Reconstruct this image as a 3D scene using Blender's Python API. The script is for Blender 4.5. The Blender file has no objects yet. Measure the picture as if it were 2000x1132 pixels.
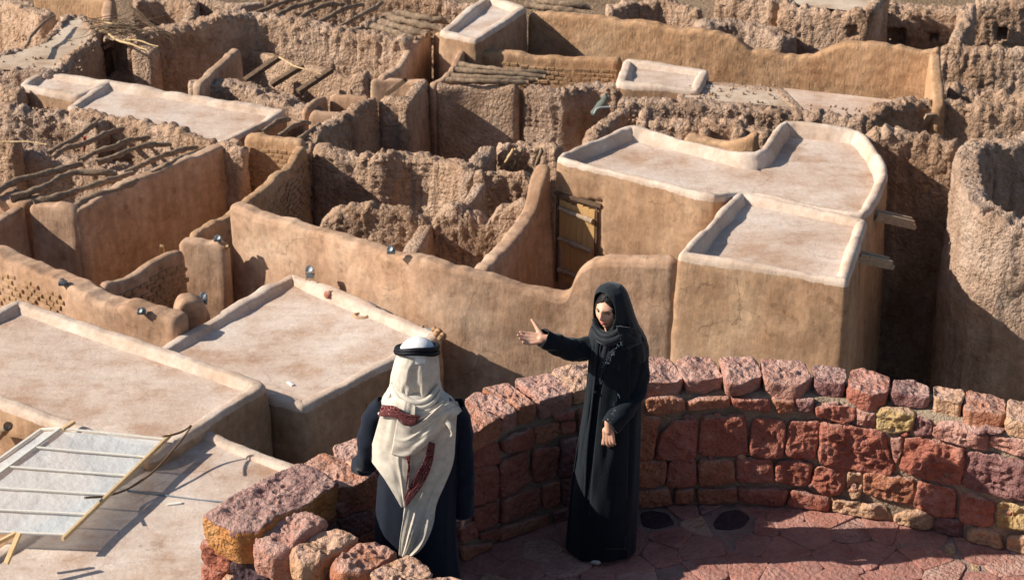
import bpy, bmesh, math, random
import numpy as np
from mathutils import Vector, Matrix
from mathutils.geometry import delaunay_2d_cdt

# ------------------------------------------------------------------ camera, sky, sun, exposure
SC = bpy.context.scene
COL = SC.collection
CAMZ = 18.9                      # camera height above the street (m)
FPX = 3900.0                     # focal length in photo pixels (2000 px wide)
PITCH = math.radians(26)
SUN_EL = math.radians(31)
SUN_PHI = math.radians(2)        # direction the light travels, measured from +X towards +Y

cam = bpy.data.cameras.new('camera')
cam_o = bpy.data.objects.new('camera', cam); COL.objects.link(cam_o)
cam.sensor_width = 36; cam.lens = FPX/2000*36; cam.clip_end = 5000
cam_o.location = (0, 0, CAMZ); cam_o.rotation_euler = (math.radians(90)-PITCH, 0, 0)
cam.dof.use_dof = True; cam.dof.focus_distance = 10.6; cam.dof.aperture_fstop = 9
SC.camera = cam_o

W = bpy.data.worlds.new('World'); SC.world = W; W.use_nodes = True
nt = W.node_tree; nt.nodes.clear()
sky = nt.nodes.new('ShaderNodeTexSky'); sky.sky_type = 'NISHITA'; sky.sun_disc = False
sky.sun_elevation = SUN_EL
sky.sun_rotation = math.atan2(-math.cos(SUN_PHI), -math.sin(SUN_PHI))
bg = nt.nodes.new('ShaderNodeBackground'); bg.inputs[1].default_value = 0.072
wo = nt.nodes.new('ShaderNodeOutputWorld')
nt.links.new(sky.outputs[0], bg.inputs[0]); nt.links.new(bg.outputs[0], wo.inputs[0])

sl = bpy.data.lights.new('sun', 'SUN'); sl.energy = 5.0; sl.angle = math.radians(0.5); sl.color = (1, .92, .80)
so = bpy.data.objects.new('sun', sl); COL.objects.link(so); so.location = (-20, 0, 40)
sd = Vector((math.cos(SUN_PHI)*math.cos(SUN_EL), math.sin(SUN_PHI)*math.cos(SUN_EL), -math.sin(SUN_EL)))
so.rotation_euler = sd.to_track_quat('-Z', 'Y').to_euler()
SC.view_settings.view_transform = 'Standard'; SC.view_settings.look = 'None'
SC.view_settings.exposure = 0.5; SC.view_settings.gamma = 1

# ------------------------------------------------------------------ helpers
rng = np.random.RandomState(5)
random.seed(5)

def ray(px, py):
    xc = (np.asarray(px, float)-1000)/FPX; yc = (566-np.asarray(py, float))/FPX
    return xc, math.cos(PITCH)+yc*math.sin(PITCH), math.sin(PITCH)-yc*math.cos(PITCH)
def P(px, py, h):                # point h metres below the camera that stands at this spot
    a, b, c = ray(px, py); t = h/c
    return np.array([a*t, b*t, CAMZ-h])
def PY(px, py, Y):               # point Y metres ahead
    a, b, c = ray(px, py); t = Y/b
    return np.array([a*t, Y, CAMZ-c*t])
def proj(p):
    x, y, z = p[..., 0], p[..., 1], p[..., 2]-CAMZ
    d = y*math.cos(PITCH)-z*math.sin(PITCH); u = y*math.sin(PITCH)+z*math.cos(PITCH)
    return 1000+FPX*x/d, 566-FPX*u/d
SCALE = [1.115]                 # the old town lies a little lower than the restored house
def pt(s, H=13.5):
    if len(s) == 4: return PY(s[0], s[1], s[2]*SCALE[0])
    return P(s[0], s[1], (s[2] if len(s) > 2 else H)*SCALE[0])

def _hash(ix, iy, iz, seed):
    h = (ix*374761393 + iy*668265263 + iz*2147483647 + seed*1274126177) & 0xffffffff
    h = ((h ^ (h >> 13))*1274126177) & 0xffffffff
    h = ((h ^ (h >> 16))*2246822519) & 0xffffffff
    return ((h ^ (h >> 15)) & 0xffff)/32767.5-1
def vn(p, seed=0):
    p = np.asarray(p, float); i = np.floor(p).astype(np.int64); f = p-i; f = f*f*f*(f*(f*6-15)+10)
    r = 0
    for dx in (0, 1):
        wx = f[..., 0] if dx else 1-f[..., 0]
        for dy in (0, 1):
            wy = f[..., 1] if dy else 1-f[..., 1]
            for dz in (0, 1):
                wz = f[..., 2] if dz else 1-f[..., 2]
                r = r + wx*wy*wz*_hash(i[..., 0]+dx, i[..., 1]+dy, i[..., 2]+dz, seed)
    return r
def fbm(p, n=4, seed=0):
    r = 0; a = 1.
    for k in range(n):
        r = r+a*vn(np.asarray(p)*2**k+k*7.3, seed+k); a *= .5
    return r

def mesh_np(name, V, quads=None, faces=None, smooth=True):
    me = bpy.data.meshes.new(name)
    V = np.asarray(V, np.float32).reshape(-1, 3)
    loops = []; counts = []
    if quads is not None and len(quads):
        q = np.asarray(quads, np.int32); loops.append(q.ravel()); counts.append(np.full(len(q), q.shape[1], np.int32))
    for f in (faces or []):
        loops.append(np.array(f, np.int32)); counts.append(np.array([len(f)], np.int32))
    L = np.concatenate(loops); Cn = np.concatenate(counts); St = np.concatenate([[0], np.cumsum(Cn)[:-1]]).astype(np.int32)
    me.vertices.add(len(V)); me.vertices.foreach_set('co', V.ravel())
    me.loops.add(len(L)); me.loops.foreach_set('vertex_index', L)
    me.polygons.add(len(Cn)); me.polygons.foreach_set('loop_start', St)
    me.polygons.foreach_set('use_smooth', np.full(len(Cn), smooth, bool))
    me.update(calc_edges=True); me.validate()
    return me
def link(name, me, mat=None, parent=None, origin=None):
    if origin is not None:
        o3 = np.array(origin, np.float32)
        co = np.empty(len(me.vertices)*3, np.float32); me.vertices.foreach_get('co', co)
        me.vertices.foreach_set('co', (co.reshape(-1, 3)-o3).ravel()); me.update()
    if len(me.polygons) > 11 and not any(w in name for w in ('ground', 'roof', 'floor', 'sheet', 'shawl_', 'front', 'flap', 'stone', 'drain')) or name in ('stone_block', 'shawl_fold', 'roof_beam'):
        k = len(me.polygons); c_ = np.empty(k*3, np.float32); n_ = np.empty(k*3, np.float32); a_ = np.empty(k, np.float32)
        me.polygons.foreach_get('center', c_); me.polygons.foreach_get('normal', n_); me.polygons.foreach_get('area', a_); c_ = c_.reshape(-1, 3)
        if (np.einsum('ij,ij->i', c_-c_.mean(0), n_.reshape(-1, 3))*a_).sum() < 0: me.flip_normals()
    o = bpy.data.objects.new(name, me); COL.objects.link(o)
    if mat: me.materials.append(mat)
    if origin is not None: o.location = [float(v) for v in origin]
    if parent is not None:
        o.parent = parent; 
        if origin is not None: o.location = [float(a-b) for a, b in zip(origin, parent.location)]
        else: o.location = [-v for v in parent.location]
    return o
def base_of(V):
    V = np.asarray(V).reshape(-1, 3); return [float((V[:, 0].min()+V[:, 0].max())/2), float((V[:, 1].min()+V[:, 1].max())/2), float(V[:, 2].min())]
def tag(o, label, cat, group=None):
    o['label'] = label; o['category'] = cat; o['kind'] = 'thing'
    if group: o['group'] = group
    return o
def empty(name, loc, label=None, cat=None, group=None):
    e = bpy.data.objects.new(name, None); e.empty_display_size = .2; COL.objects.link(e); e.location = [float(v) for v in loc]
    if label: tag(e, label, cat, group)
    return e
def gridquads(n, m, wrap_n=False, wrap_m=False, off=0):
    i = np.arange(n if wrap_n else n-1); j = np.arange(m if wrap_m else m-1)
    I, J = np.meshgrid(i, j, indexing='ij'); I2 = (I+1) % n; J2 = (J+1) % m
    return off+np.stack([I*m+J, I2*m+J, I2*m+J2, I*m+J2], -1).reshape(-1, 4)
def resample(Pn, ds, closed=False):
    Pn = np.asarray(Pn, float)
    if closed: Pn = np.vstack([Pn, Pn[:1]])
    d = np.r_[0, np.cumsum(np.linalg.norm(np.diff(Pn[:, :2], axis=0), axis=1))]
    n = max(3, int(d[-1]/ds)+1); s = np.linspace(0, d[-1], n)
    if closed: s = s[:-1]
    return np.stack([np.interp(s, d, Pn[:, k]) for k in range(Pn.shape[1])], 1)
def chaikin(Pn, k=1, closed=False, r=.25):
    for _ in range(k):
        Q = []
        n = len(Pn)
        for i in range(n if closed else n-1):
            a = Pn[i]; b = Pn[(i+1) % n]; Q += [a*(1-r)+b*r, a*r+b*(1-r)]
        if not closed: Q = [Pn[0]]+Q+[Pn[-1]]
        Pn = np.array(Q)
    return np.array(Pn)
def roundcorners(Pn, rad, closed):
    Pn = np.asarray(Pn, float); n = len(Pn); Q = []
    for i in range(n):
        if not closed and i in (0, n-1): Q.append(Pn[i]); continue
        a, b, c = Pn[i-1], Pn[i], Pn[(i+1) % n]
        la, lc = np.linalg.norm(a-b), np.linalg.norm(c-b)
        p = b+(a-b)*min(rad/la, .45); q = b+(c-b)*min(rad/lc, .45)
        Q += [p, .25*p+.5*b+.25*q, q]
    return np.array(Q)

# ------------------------------------------------------------------ materials
def newmat(name):
    m = bpy.data.materials.new(name); m.use_nodes = True; n = m.node_tree
    b = n.nodes['Principled BSDF']; b.inputs['Roughness'].default_value = .9
    b.inputs['Specular IOR Level'].default_value = .15
    return m, n, b
def N(n, t, **k):
    x = n.nodes.new(t)
    for a, v in k.items(): setattr(x, a, v)
    return x
def noise(n, vec, scale, detail=6, rough=.6, stretch=None):
    if stretch:
        mp = N(n, 'ShaderNodeMapping'); mp.inputs['Scale'].default_value = stretch; n.links.new(vec, mp.inputs[0]); vec = mp.outputs[0]
    t = N(n, 'ShaderNodeTexNoise'); t.inputs['Scale'].default_value = scale; t.inputs['Detail'].default_value = detail
    t.inputs['Roughness'].default_value = rough; n.links.new(vec, t.inputs['Vector']); return t.outputs['Fac']
def ramp(n, fac, stops):
    r = N(n, 'ShaderNodeValToRGB'); e = r.color_ramp.elements
    while len(e) < len(stops): e.new(.5)
    for i, (p, c) in enumerate(stops): e[i].position = p; e[i].color = (*c, 1) if len(c) == 3 else c
    n.links.new(fac, r.inputs[0]); return r.outputs[0]
def mix(n, fac, a, b, mode='MIX'):
    x = N(n, 'ShaderNodeMix', data_type='RGBA', blend_type=mode)
    if isinstance(fac, (int, float)): x.inputs[0].default_value = fac
    else: n.links.new(fac, x.inputs[0])
    for i, v in ((6, a), (7, b)):
        if isinstance(v, tuple): x.inputs[i].default_value = (*v, 1)
        else: n.links.new(v, x.inputs[i])
    return x.outputs[2]
def bump(n, b, h, dist, strength=1, prev=None):
    x = N(n, 'ShaderNodeBump'); x.inputs['Distance'].default_value = dist; x.inputs['Strength'].default_value = strength
    n.links.new(h, x.inputs['Height'])
    if prev is not None: n.links.new(prev, x.inputs['Normal'])
    n.links.new(x.outputs[0], b.inputs['Normal']); return x.outputs[0]
def pos(n): return N(n, 'ShaderNodeNewGeometry').outputs['Position']

def mud(name, dark, mid, light, lime=None, bd=.02, bs=12, streak=.5):
    m, n, b = newmat(name); p = pos(n)
    c = ramp(n, noise(n, p, .9, 8, .62), [(.3, dark), (.5, mid), (.72, light)])
    f = ramp(n, noise(n, p, 7, 8, .7), [(.3, (.72, .72, .72)), (.7, (1.18, 1.18, 1.18))])
    c = mix(n, 1., c, f, 'MULTIPLY')
    if streak:
        s = ramp(n, noise(n, p, 5, 4, .6, (1, 1, .12)), [(.35, (.78, .76, .74)), (.6, (1.08, 1.08, 1.08))])
        c = mix(n, streak, c, s, 'MULTIPLY')
    sp = ramp(n, noise(n, p, 26, 3, .6), [(.28, (.55, .52, .5)), (.36, (1, 1, 1))])
    c = mix(n, .6, c, sp, 'MULTIPLY')
    if streak:
        wv = N(n, 'ShaderNodeTexNoise'); wv.inputs['Scale'].default_value = 1.3; wv.inputs['Detail'].default_value = 5; n.links.new(p, wv.inputs['Vector'])
        ds_ = N(n, 'ShaderNodeMix', data_type='VECTOR'); ds_.inputs[0].default_value = .45; n.links.new(p, ds_.inputs[4]); n.links.new(wv.outputs['Color'], ds_.inputs[5])
        ed = N(n, 'ShaderNodeTexVoronoi', feature='DISTANCE_TO_EDGE'); ed.inputs['Scale'].default_value = 1.5; n.links.new(ds_.outputs[1], ed.inputs[0])
        ck = ramp(n, ed.outputs[0], [(0, (1, 1, 1)), (.008, (0, 0, 0))]); km = ramp(n, noise(n, p, .8, 2, .5), [(.54, (0, 0, 0)), (.6, (.6, .6, .6))])
        kk = N(n, 'ShaderNodeMath', operation='MULTIPLY'); n.links.new(ck, kk.inputs[0]); n.links.new(km, kk.inputs[1]); c = mix(n, kk.outputs[0], c, (.10, .06, .035))
        pa = ramp(n, noise(n, p, 3.1, 9, .75), [(.36, (.62, .58, .55)), (.44, (1, 1, 1))]); c = mix(n, .7, c, pa, 'MULTIPLY')
    if lime:
        at = N(n, 'ShaderNodeAttribute', attribute_name='lime')
        lc = ramp(n, noise(n, p, 1.6, 8, .65), [(.32, lime[0]), (.5, lime[1]), (.68, lime[2])])
        l2 = ramp(n, noise(n, p, 11, 6, .7), [(.3, (.84, .82, .8)), (.7, (1.06, 1.06, 1.06))])
        lc = mix(n, 1., lc, l2, 'MULTIPLY')
        ad = N(n, 'ShaderNodeMath', operation='ADD'); n.links.new(at.outputs['Fac'], ad.inputs[0])
        nz = N(n, 'ShaderNodeMath', operation='MULTIPLY_ADD'); n.links.new(noise(n, p, 9, 6, .7), nz.inputs[0]); nz.inputs[1].default_value = .9; nz.inputs[2].default_value = -.45
        n.links.new(nz.outputs[0], ad.inputs[1])
        st = ramp(n, ad.outputs[0], [(.45, (0, 0, 0)), (.6, (1, 1, 1))])
        c = mix(n, st, c, lc)
    n.links.new(c, b.inputs['Base Color'])
    h = N(n, 'ShaderNodeMath', operation='ADD'); n.links.new(noise(n, p, bs, 9, .74), h.inputs[0])
    if streak and bd < .04: n.links.new(noise(n, p, bs*1.7, 5, .65, (1, 1, .3)), h.inputs[1])
    else:
        dv = N(n, 'ShaderNodeMix', data_type='VECTOR'); dv.inputs[0].default_value = .22; n.links.new(p, dv.inputs[4]); nn_ = N(n, 'ShaderNodeTexNoise'); nn_.inputs['Scale'].default_value = 3.; nn_.inputs['Detail'].default_value = 4; n.links.new(p, nn_.inputs['Vector']); n.links.new(nn_.outputs['Color'], dv.inputs[5])
        v = N(n, 'ShaderNodeTexVoronoi'); v.inputs['Scale'].default_value = bs*1.9; v.inputs['Detail'].default_value = 1.5; v.inputs['Randomness'].default_value = 1; n.links.new(dv.outputs[1], v.inputs[0]); mv = N(n, 'ShaderNodeMath', operation='MULTIPLY'); mv.inputs[1].default_value = -.8; n.links.new(v.outputs[0], mv.inputs[0]); n.links.new(mv.outputs[0], h.inputs[1])
    q = bump(n, b, h.outputs[0], bd, 1)
    return m
LIME = ((.48, .35, .26), (.60, .47, .38), (.70, .59, .50))
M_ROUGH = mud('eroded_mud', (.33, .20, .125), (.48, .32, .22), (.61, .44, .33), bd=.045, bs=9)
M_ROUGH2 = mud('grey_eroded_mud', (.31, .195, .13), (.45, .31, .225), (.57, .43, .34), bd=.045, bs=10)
M_SMOOTH = mud('smooth_mud_plaster', (.34, .20, .12), (.47, .30, .20), (.58, .41, .29), lime=LIME, bd=.010, bs=7, streak=.6)
M_OCHRE = mud('ochre_mud_plaster', (.38, .21, .11), (.48, .29, .165), (.53, .35, .22), lime=LIME, bd=.022, bs=11, streak=.2)
M_LIME = mud('lime_plaster_walling', (.32, .185, .105), (.42, .265, .165), (.51, .35, .23), lime=LIME, bd=.010, bs=7, streak=.5)
def roofmat(name, a, b_, c_, bd=.008):
    m, n, b = newmat(name); p = pos(n)
    c = ramp(n, noise(n, p, .55, 7, .62), [(.33, a), (.5, b_), (.66, c_)])
    c = mix(n, .75, c, ramp(n, noise(n, p, 2.4, 9, .68, (1, 2.2, 1)), [(.3, (.80, .74, .70)), (.5, (1, 1, 1)), (.7, (1.10, 1.12, 1.14))]), 'MULTIPLY')
    c = mix(n, .6, c, ramp(n, noise(n, p, 16, 6, .75), [(.3, (.84, .82, .80)), (.7, (1.1, 1.1, 1.1))]), 'MULTIPLY')
    c = mix(n, .5, c, ramp(n, noise(n, p, 30, 2, .5), [(.24, (.45, .38, .32)), (.30, (1, 1, 1))]), 'MULTIPLY')
    c = mix(n, .8, c, ramp(n, noise(n, p, 1.1, 8, .7), [(.36, (.84, .74, .66)), (.50, (1, 1, 1))]), 'MULTIPLY')
    c = mix(n, .8, c, ramp(n, noise(n, p, 1.7, 10, .75, (1, 1.6, 1)), [(.56, (1, 1, 1)), (.66, (1.12, 1.15, 1.17))]), 'MULTIPLY')
    c = mix(n, .8, c, ramp(n, noise(n, p, 5, 7, .75, (1.2, 5, 1)), [(.3, (.90, .88, .86)), (.7, (1.07, 1.06, 1.05))]), 'MULTIPLY')
    c = mix(n, .8, c, ramp(n, noise(n, p, 4.5, 8, .8), [(.30, (.78, .68, .6)), (.38, (1, 1, 1))]), 'MULTIPLY')
    wv = N(n, 'ShaderNodeTexNoise'); wv.inputs['Scale'].default_value = 1.1; wv.inputs['Detail'].default_value = 6; n.links.new(p, wv.inputs['Vector'])
    ds_ = N(n, 'ShaderNodeMix', data_type='VECTOR'); ds_.inputs[0].default_value = .5; n.links.new(p, ds_.inputs[4]); n.links.new(wv.outputs['Color'], ds_.inputs[5])
    ed = N(n, 'ShaderNodeTexVoronoi', feature='DISTANCE_TO_EDGE'); ed.inputs['Scale'].default_value = 1.2; n.links.new(ds_.outputs[1], ed.inputs[0])
    kk = N(n, 'ShaderNodeMath', operation='MULTIPLY'); n.links.new(ramp(n, ed.outputs[0], [(0, (1, 1, 1)), (.006, (0, 0, 0))]), kk.inputs[0]); n.links.new(ramp(n, noise(n, p, .7, 2, .5), [(.5, (0, 0, 0)), (.56, (.5, .5, .5))]), kk.inputs[1])
    c = mix(n, kk.outputs[0], c, (.25, .15, .10))
    n.links.new(c, b.inputs['Base Color']); bump(n, b, noise(n, p, 7, 9, .75), bd*3, .8); return m
M_ROOF = roofmat('lime_roof', (.50, .35, .265), (.60, .475, .395), (.68, .58, .51))
M_ROOFG = roofmat('gravel_roof', (.42, .32, .23), (.54, .43, .33), (.64, .53, .43), .006)
M_GROUND = mud('rubble_earth', (.20, .13, .08), (.28, .19, .12), (.36, .26, .18), bd=.05, bs=8, streak=0)
M_BRICK = mud('mud_brick', (.30, .18, .10), (.40, .25, .14), (.50, .33, .20), bd=.01, bs=20, streak=0)
def wood(name, a, b_, sc=14, stretch=(1, 1, 1)):
    m, n, b = newmat(name); tc = N(n, 'ShaderNodeTexCoord').outputs['Object']
    c = ramp(n, noise(n, tc, sc, 8, .7, stretch), [(.3, a), (.7, b_)])
    n.links.new(c, b.inputs['Base Color']); bump(n, b, noise(n, tc, sc*1.4, 6, .7, stretch), .01); return m
M_BEAM = wood('weathered_beam_wood', (.13, .085, .055), (.36, .26, .18))
M_BEAMD = wood('dark_beam_wood', (.07, .045, .03), (.20, .13, .085))
M_PLANK = wood('yellow_door_wood', (.44, .25, .10), (.68, .44, .20), 9, (1, 1, .12))
M_PALE = wood('pale_timber', (.50, .34, .17), (.66, .48, .28), 9)
M_GREYW = wood('grey_spout_wood', (.26, .18, .12), (.52, .39, .28), 20)
def plain(name, c, rough=.6, metal=0, bd=0):
    m, n, b = newmat(name); b.inputs['Base Color'].default_value = (*c, 1); b.inputs['Roughness'].default_value = rough; b.inputs['Metallic'].default_value = metal
    p = pos(n); cc = mix(n, .5, c, ramp(n, noise(n, p, 30, 5, .6), [(.3, tuple(x*.7 for x in c)), (.7, tuple(min(1, x*1.15) for x in c))])); n.links.new(cc, b.inputs['Base Color'])
    return m
M_STEEL = plain('lamp_grey_metal', (.22, .27, .30), .4, .6)
M_LAMPW = plain('lamp_glass', (.42, .46, .48), .3)
M_BLACKM = plain('lamp_black_plastic', (.03, .035, .04), .5)
M_CABLE = plain('blue_grey_cable', (.16, .20, .24), .6)
M_ROPE = plain('brown_rope', (.16, .10, .06), .9)
M_PAPER = plain('white_litter', (.75, .75, .74), .7)
M_REDP = plain('red_paint', (.35, .03, .02), .7)
M_PLASTIC = plain('grey_green_matting', (.13, .15, .13), .8)
# ------------------------------------------------------------------ walls, houses
def relief(Q, style, seed, dd=None):
    if style == 'rough':
        near = (.45+.75*np.exp(-np.maximum(dd, 0)/.45)) if dd is not None else 1.
        m = .8+.4*vn(Q*.8, seed+3)
        r = .035*vn(Q*1.2, seed)+.020*vn(Q*4, seed+6)+.048*(.5-np.abs(vn(Q*np.array([7.5, 7.5, 1.6]), seed+1))*1.5)*m
        r += .009*np.sin(Q[..., 2]*52)*np.clip(.5+1.5*vn(Q*.9, seed+12), 0, 1)
        r += .042*(.5-np.abs(vn(Q*np.array([12., 12., 9.]), seed+2))*1.6)*m*near+.040*(.5-np.abs(vn(Q*20, seed+4)))
        return r
    if style == 'brickish':
        return .03*vn(Q*1.5, seed)+.012*vn(Q*8, seed+1)
    return .03*vn(Q*1.1, seed)+.014*vn(Q*3.2, seed+1)+.003*vn(Q*12, seed+2)

def wall(name, track, top=None, bot=16.6, th=.35, style='rough', H=13.5, closed=False, parent=None, mat=None, lime=0, openings=(),
         label=None, cat='wall', group=None, ds=.048, slope=0, seed=None, rnd=.25, curve=0, batter=.05, fine=.045, absbot=False, keepfront=False):
    seed = seed if seed is not None else int(abs(track[0][0]*7+track[0][1]*13)) % 997
    T = np.array([pt(s, H) for s in track])
    if curve: T = chaikin(T, curve, closed)
    else: T = roundcorners(T, rnd, closed)
    T = resample(T, ds, closed); n = len(T)
    h = CAMZ-T[:, 2]
    if top is not None:
        tx = np.array([t[0] for t in top], float); ty = np.array([t[1] for t in top], float)
        for _ in range(4):
            px = 1000+FPX*T[:, 0]/(T[:, 1]*math.cos(PITCH)+h*math.sin(PITCH))
            a = PITCH+np.arctan((np.interp(px, tx, ty)-566)/FPX); h = T[:, 1]*np.tan(a)
    P2 = T[:, :2]
    if closed: tan = np.roll(P2, -2, 0)-np.roll(P2, 2, 0)
    else:
        tan = np.gradient(P2, axis=0); k = np.ones(5)/5
        tp = np.pad(tan, ((2, 2), (0, 0)), mode='edge'); tan = np.stack([np.convolve(tp[:, j], k, 'valid') for j in (0, 1)], 1)
    tan /= np.linalg.norm(tan, axis=1)[:, None]+1e-9
    nl = np.stack([-tan[:, 1], tan[:, 0]], 1)                      # to the left = into the wall
    r = min(th*.45, .09 if style == 'rough' else .075)
    # section, front foot -> top -> back foot
    D = np.cumsum(np.r_[0, np.full(int(1.5/fine), fine), np.full(10, .17)]); D = D[D > r*.9]
    ds_ = []; as_ = []; no = []
    for d in D[::-1]: ds_.append(d); as_.append(-d*batter); no.append((-1, 0))
    for q in np.linspace(0, math.pi/2, 5): ds_.append(r-r*math.sin(q)); as_.append(r-r*math.cos(q)); no.append((-math.cos(q), math.sin(q)))
    for q in np.linspace(r, th-r, max(2, int((th-2*r)/fine)+1))[1:-1]: ds_.append(0); as_.append(q); no.append((0, 1))
    for q in np.linspace(math.pi/2, 0, 5): ds_.append(r-r*math.sin(q)); as_.append(th-r+r*math.cos(q)); no.append((math.cos(q), math.sin(q)))
    DB = np.r_[np.arange(r+.06, 1.2, .09), np.linspace(1.25, D[-1], 7)]
    for d in DB: ds_.append(d); as_.append(th+min(d, .5)*slope+d*.03); no.append((1, 0))
    d = np.array(ds_); a = np.array(as_); no = np.array(no); m = len(d)
    S3 = np.array([P2[:, 0], P2[:, 1], np.zeros(n)]).T
    if style == 'rough':
        h = h-.06*vn(S3*1.6+3, seed+9)-.075*np.abs(vn(S3*5., seed+8))+.035*np.maximum(0, vn(S3*12, seed+7))+.10*np.maximum(0, vn(S3*2.3, seed+6)-.4)
    else: h = h-(.02 if closed else .045)*vn(S3*1.6, seed+9)-(.008 if closed else .022)*vn(S3*6, seed+9)
    tot = (bot if absbot else bot*SCALE[0])-h
    over = np.maximum(d[None, :]-1.0, 0); sc = (tot-1.0)/(D[-1]-1.0)
    dd = np.where(d[None, :] > 1.0, 1.0+over*np.maximum(sc, .05)[:, None], d[None, :])
    aa = np.broadcast_to(a[None, :], (n, m)).copy()
    if not closed:                                              # rounded ends
        for e, k in ((0, 0), (1, 1), (2, 2)):
            f = (.55, .86, .97)[k]; dp = (.10, .03, .0)[k]
            for idx in (e, n-1-e):
                aa[idx] = th/2+(aa[idx]-th/2)*f; dd[idx] += dp
    Q = np.empty((n, m, 3))
    Q[..., :2] = P2[:, None, :]+nl[:, None, :]*aa[..., None]
    Q[..., 2] = CAMZ-(h[:, None]+dd)
    nr = np.empty((n, m, 3)); nr[..., :2] = nl[:, None, :]*no[None, :, 0:1]; nr[..., 2] = no[None, :, 1]
    Q = Q+nr*relief(Q, style, seed, dd)[..., None]
    if openings:
        px, py = proj(Q); nf = len(D)+2
        for (x0, y0, x1, y1, dep) in openings:
            mk = (px > x0) & (px < x1) & (py > y0) & (py < y1); mk[:, nf:] = False
            Q[..., :2] += nl[:, None, :]*(mk*dep)[..., None]
    faces = []
    if not closed: faces = [list(range(m))[::-1], [(n-1)*m+j for j in range(m)]]
    me = mesh_np(name, Q, gridquads(n, m, wrap_n=closed)[:, ::-1], faces)
    if lime:
        L = np.clip(1.05-(dd-lime)/.10, 0, 1.3)*np.ones((n, m)); L[:, len(D)+2:] = 1.3
        at = me.attributes.new('lime', 'FLOAT', 'POINT'); at.data.foreach_set('value', L.ravel().astype(np.float32))
    mt = mat or {'rough': M_ROUGH, 'smooth': M_SMOOTH, 'brickish': M_OCHRE}[style]
    o = link(name, me, mt, parent, base_of(Q))
    if label: tag(o, label, cat, group)
    return o, Q, dict(T=T, nl=nl, h=h)

def polymesh(name, poly, z, mat, parent=None, ds=.3, amp=.015, seed=1, fall=0):
    poly = np.array(poly)[:, :2]
    x0, y0 = poly.min(0); x1, y1 = poly.max(0)
    gx, gy = np.meshgrid(np.arange(x0, x1, ds), np.arange(y0, y1, ds)); g = np.stack([gx.ravel(), gy.ravel()], 1)+rng.uniform(-.02, .02, (gx.size, 2))
    ins = np.zeros(len(g), bool); n = len(poly); near = np.zeros(len(g), bool)
    for i in range(n):
        a, b = poly[i], poly[(i+1) % n]
        c = ((a[1] > g[:, 1]) != (b[1] > g[:, 1])) & (g[:, 0] < (b[0]-a[0])*(g[:, 1]-a[1])/(b[1]-a[1]+1e-12)+a[0]); ins ^= c
        t = np.clip(((g-a)@(b-a))/((b-a)@(b-a)), 0, 1); near |= np.linalg.norm(g-(a+t[:, None]*(b-a)), axis=1) < ds*.3
    g = g[ins & ~near]
    pts = [Vector(p) for p in poly]+[Vector(p) for p in g]
    v, e, f, *_ = delaunay_2d_cdt(pts, [], [list(range(n))], 1, 1e-5)
    V = np.array([[p[0], p[1], z] for p in v]); 
    V[:, 2] += amp*fbm(V*.9, 3, seed)
    me = bpy.data.meshes.new(name); me.from_pydata(V.tolist(), [], [list(q) for q in f]); me.polygons.foreach_set('use_smooth', np.ones(len(me.polygons), bool))
    bm = bmesh.new(); bm.from_mesh(me); bmesh.ops.recalc_face_normals(bm, faces=bm.faces)
    if bm.faces and sum(x.normal.z for x in bm.faces) < 0: bmesh.ops.reverse_faces(bm, faces=bm.faces)
    bm.to_mesh(me); bm.free()
    return link(name, me, mat, parent, base_of(V))
def ccw(T): 
    x, y = T[:, 0], T[:, 1]; return (x*np.roll(y, -1)-y*np.roll(x, -1)).sum() > 0
def inset(T, d):
    n = len(T); R = []
    for i in range(n):
        a, b, c = T[i-1, :2], T[i, :2], T[(i+1) % n, :2]
        u = (b-a)/np.linalg.norm(b-a); v = (c-b)/np.linalg.norm(c-b)
        n1 = np.array([-u[1], u[0]]); n2 = np.array([-v[1], v[0]]); k = n1+n2; k /= max(.35, np.dot(k, n1)); R.append(b+k*d)
    return np.array(R)
def house(name, label, outline, H=13.5, par=.22, bot=16.5, th=.22, style='smooth', mat=None, roof=None, lime=.06, openings=(), cat='house', slope=.5, parent=None, rnd=.18, batter=.04, wname='wall', rname='roof', seed=None):
    T = np.array([pt(s, H) for s in outline]); order = list(outline)
    if not ccw(T): T = T[::-1]; order = order[::-1]
    root = parent or empty(name, (T[:, 0].mean(), T[:, 1].mean(), CAMZ-bot*SCALE[0]), label, cat)
    w, Q, inf = wall(wname, order, H=H, bot=bot, th=th, style=style, closed=True, parent=root, mat=mat or M_LIME, lime=lime, openings=openings, slope=slope, rnd=rnd, batter=batter, seed=seed)
    hz = (CAMZ-T[:, 2]).max()
    polymesh(rname, inset(T, th*.8), CAMZ-hz-par, roof or M_ROOF, root)
    return root, Q

def tube_np(path, rad, k=10, seed=0, rough=0., flat=1., caps=True, rnd=True):
    path = np.asarray(path, float); n = len(path); rad = np.broadcast_to(np.asarray(rad, float), (n,))
    t = np.gradient(path, axis=0); t /= np.linalg.norm(t, axis=1)[:, None]+1e-9
    up = np.array([0, 0, 1.]) if abs(t[:, 2]).mean() < .8 else np.array([1., 0, 0])
    s = np.cross(t, up); s /= np.linalg.norm(s, axis=1)[:, None]+1e-9; u = np.cross(s, t)
    a = np.linspace(0, 2*np.pi, k, endpoint=False)
    V = path[:, None]+rad[:, None, None]*(np.cos(a)[None, :, None]*s[:, None]+flat*np.sin(a)[None, :, None]*u[:, None])
    if rough:
        d = V-path[:, None]; V = V+d*(rough*vn(V*np.array([9, 9, 9]), seed))[..., None]
    V = V.reshape(-1, 3); q = gridquads(n, k, wrap_m=True)
    f = []
    if caps: f = [list(range(k)), [(n-1)*k+j for j in range(k)][::-1]]
    return V, q[:, ::-1], f
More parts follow.
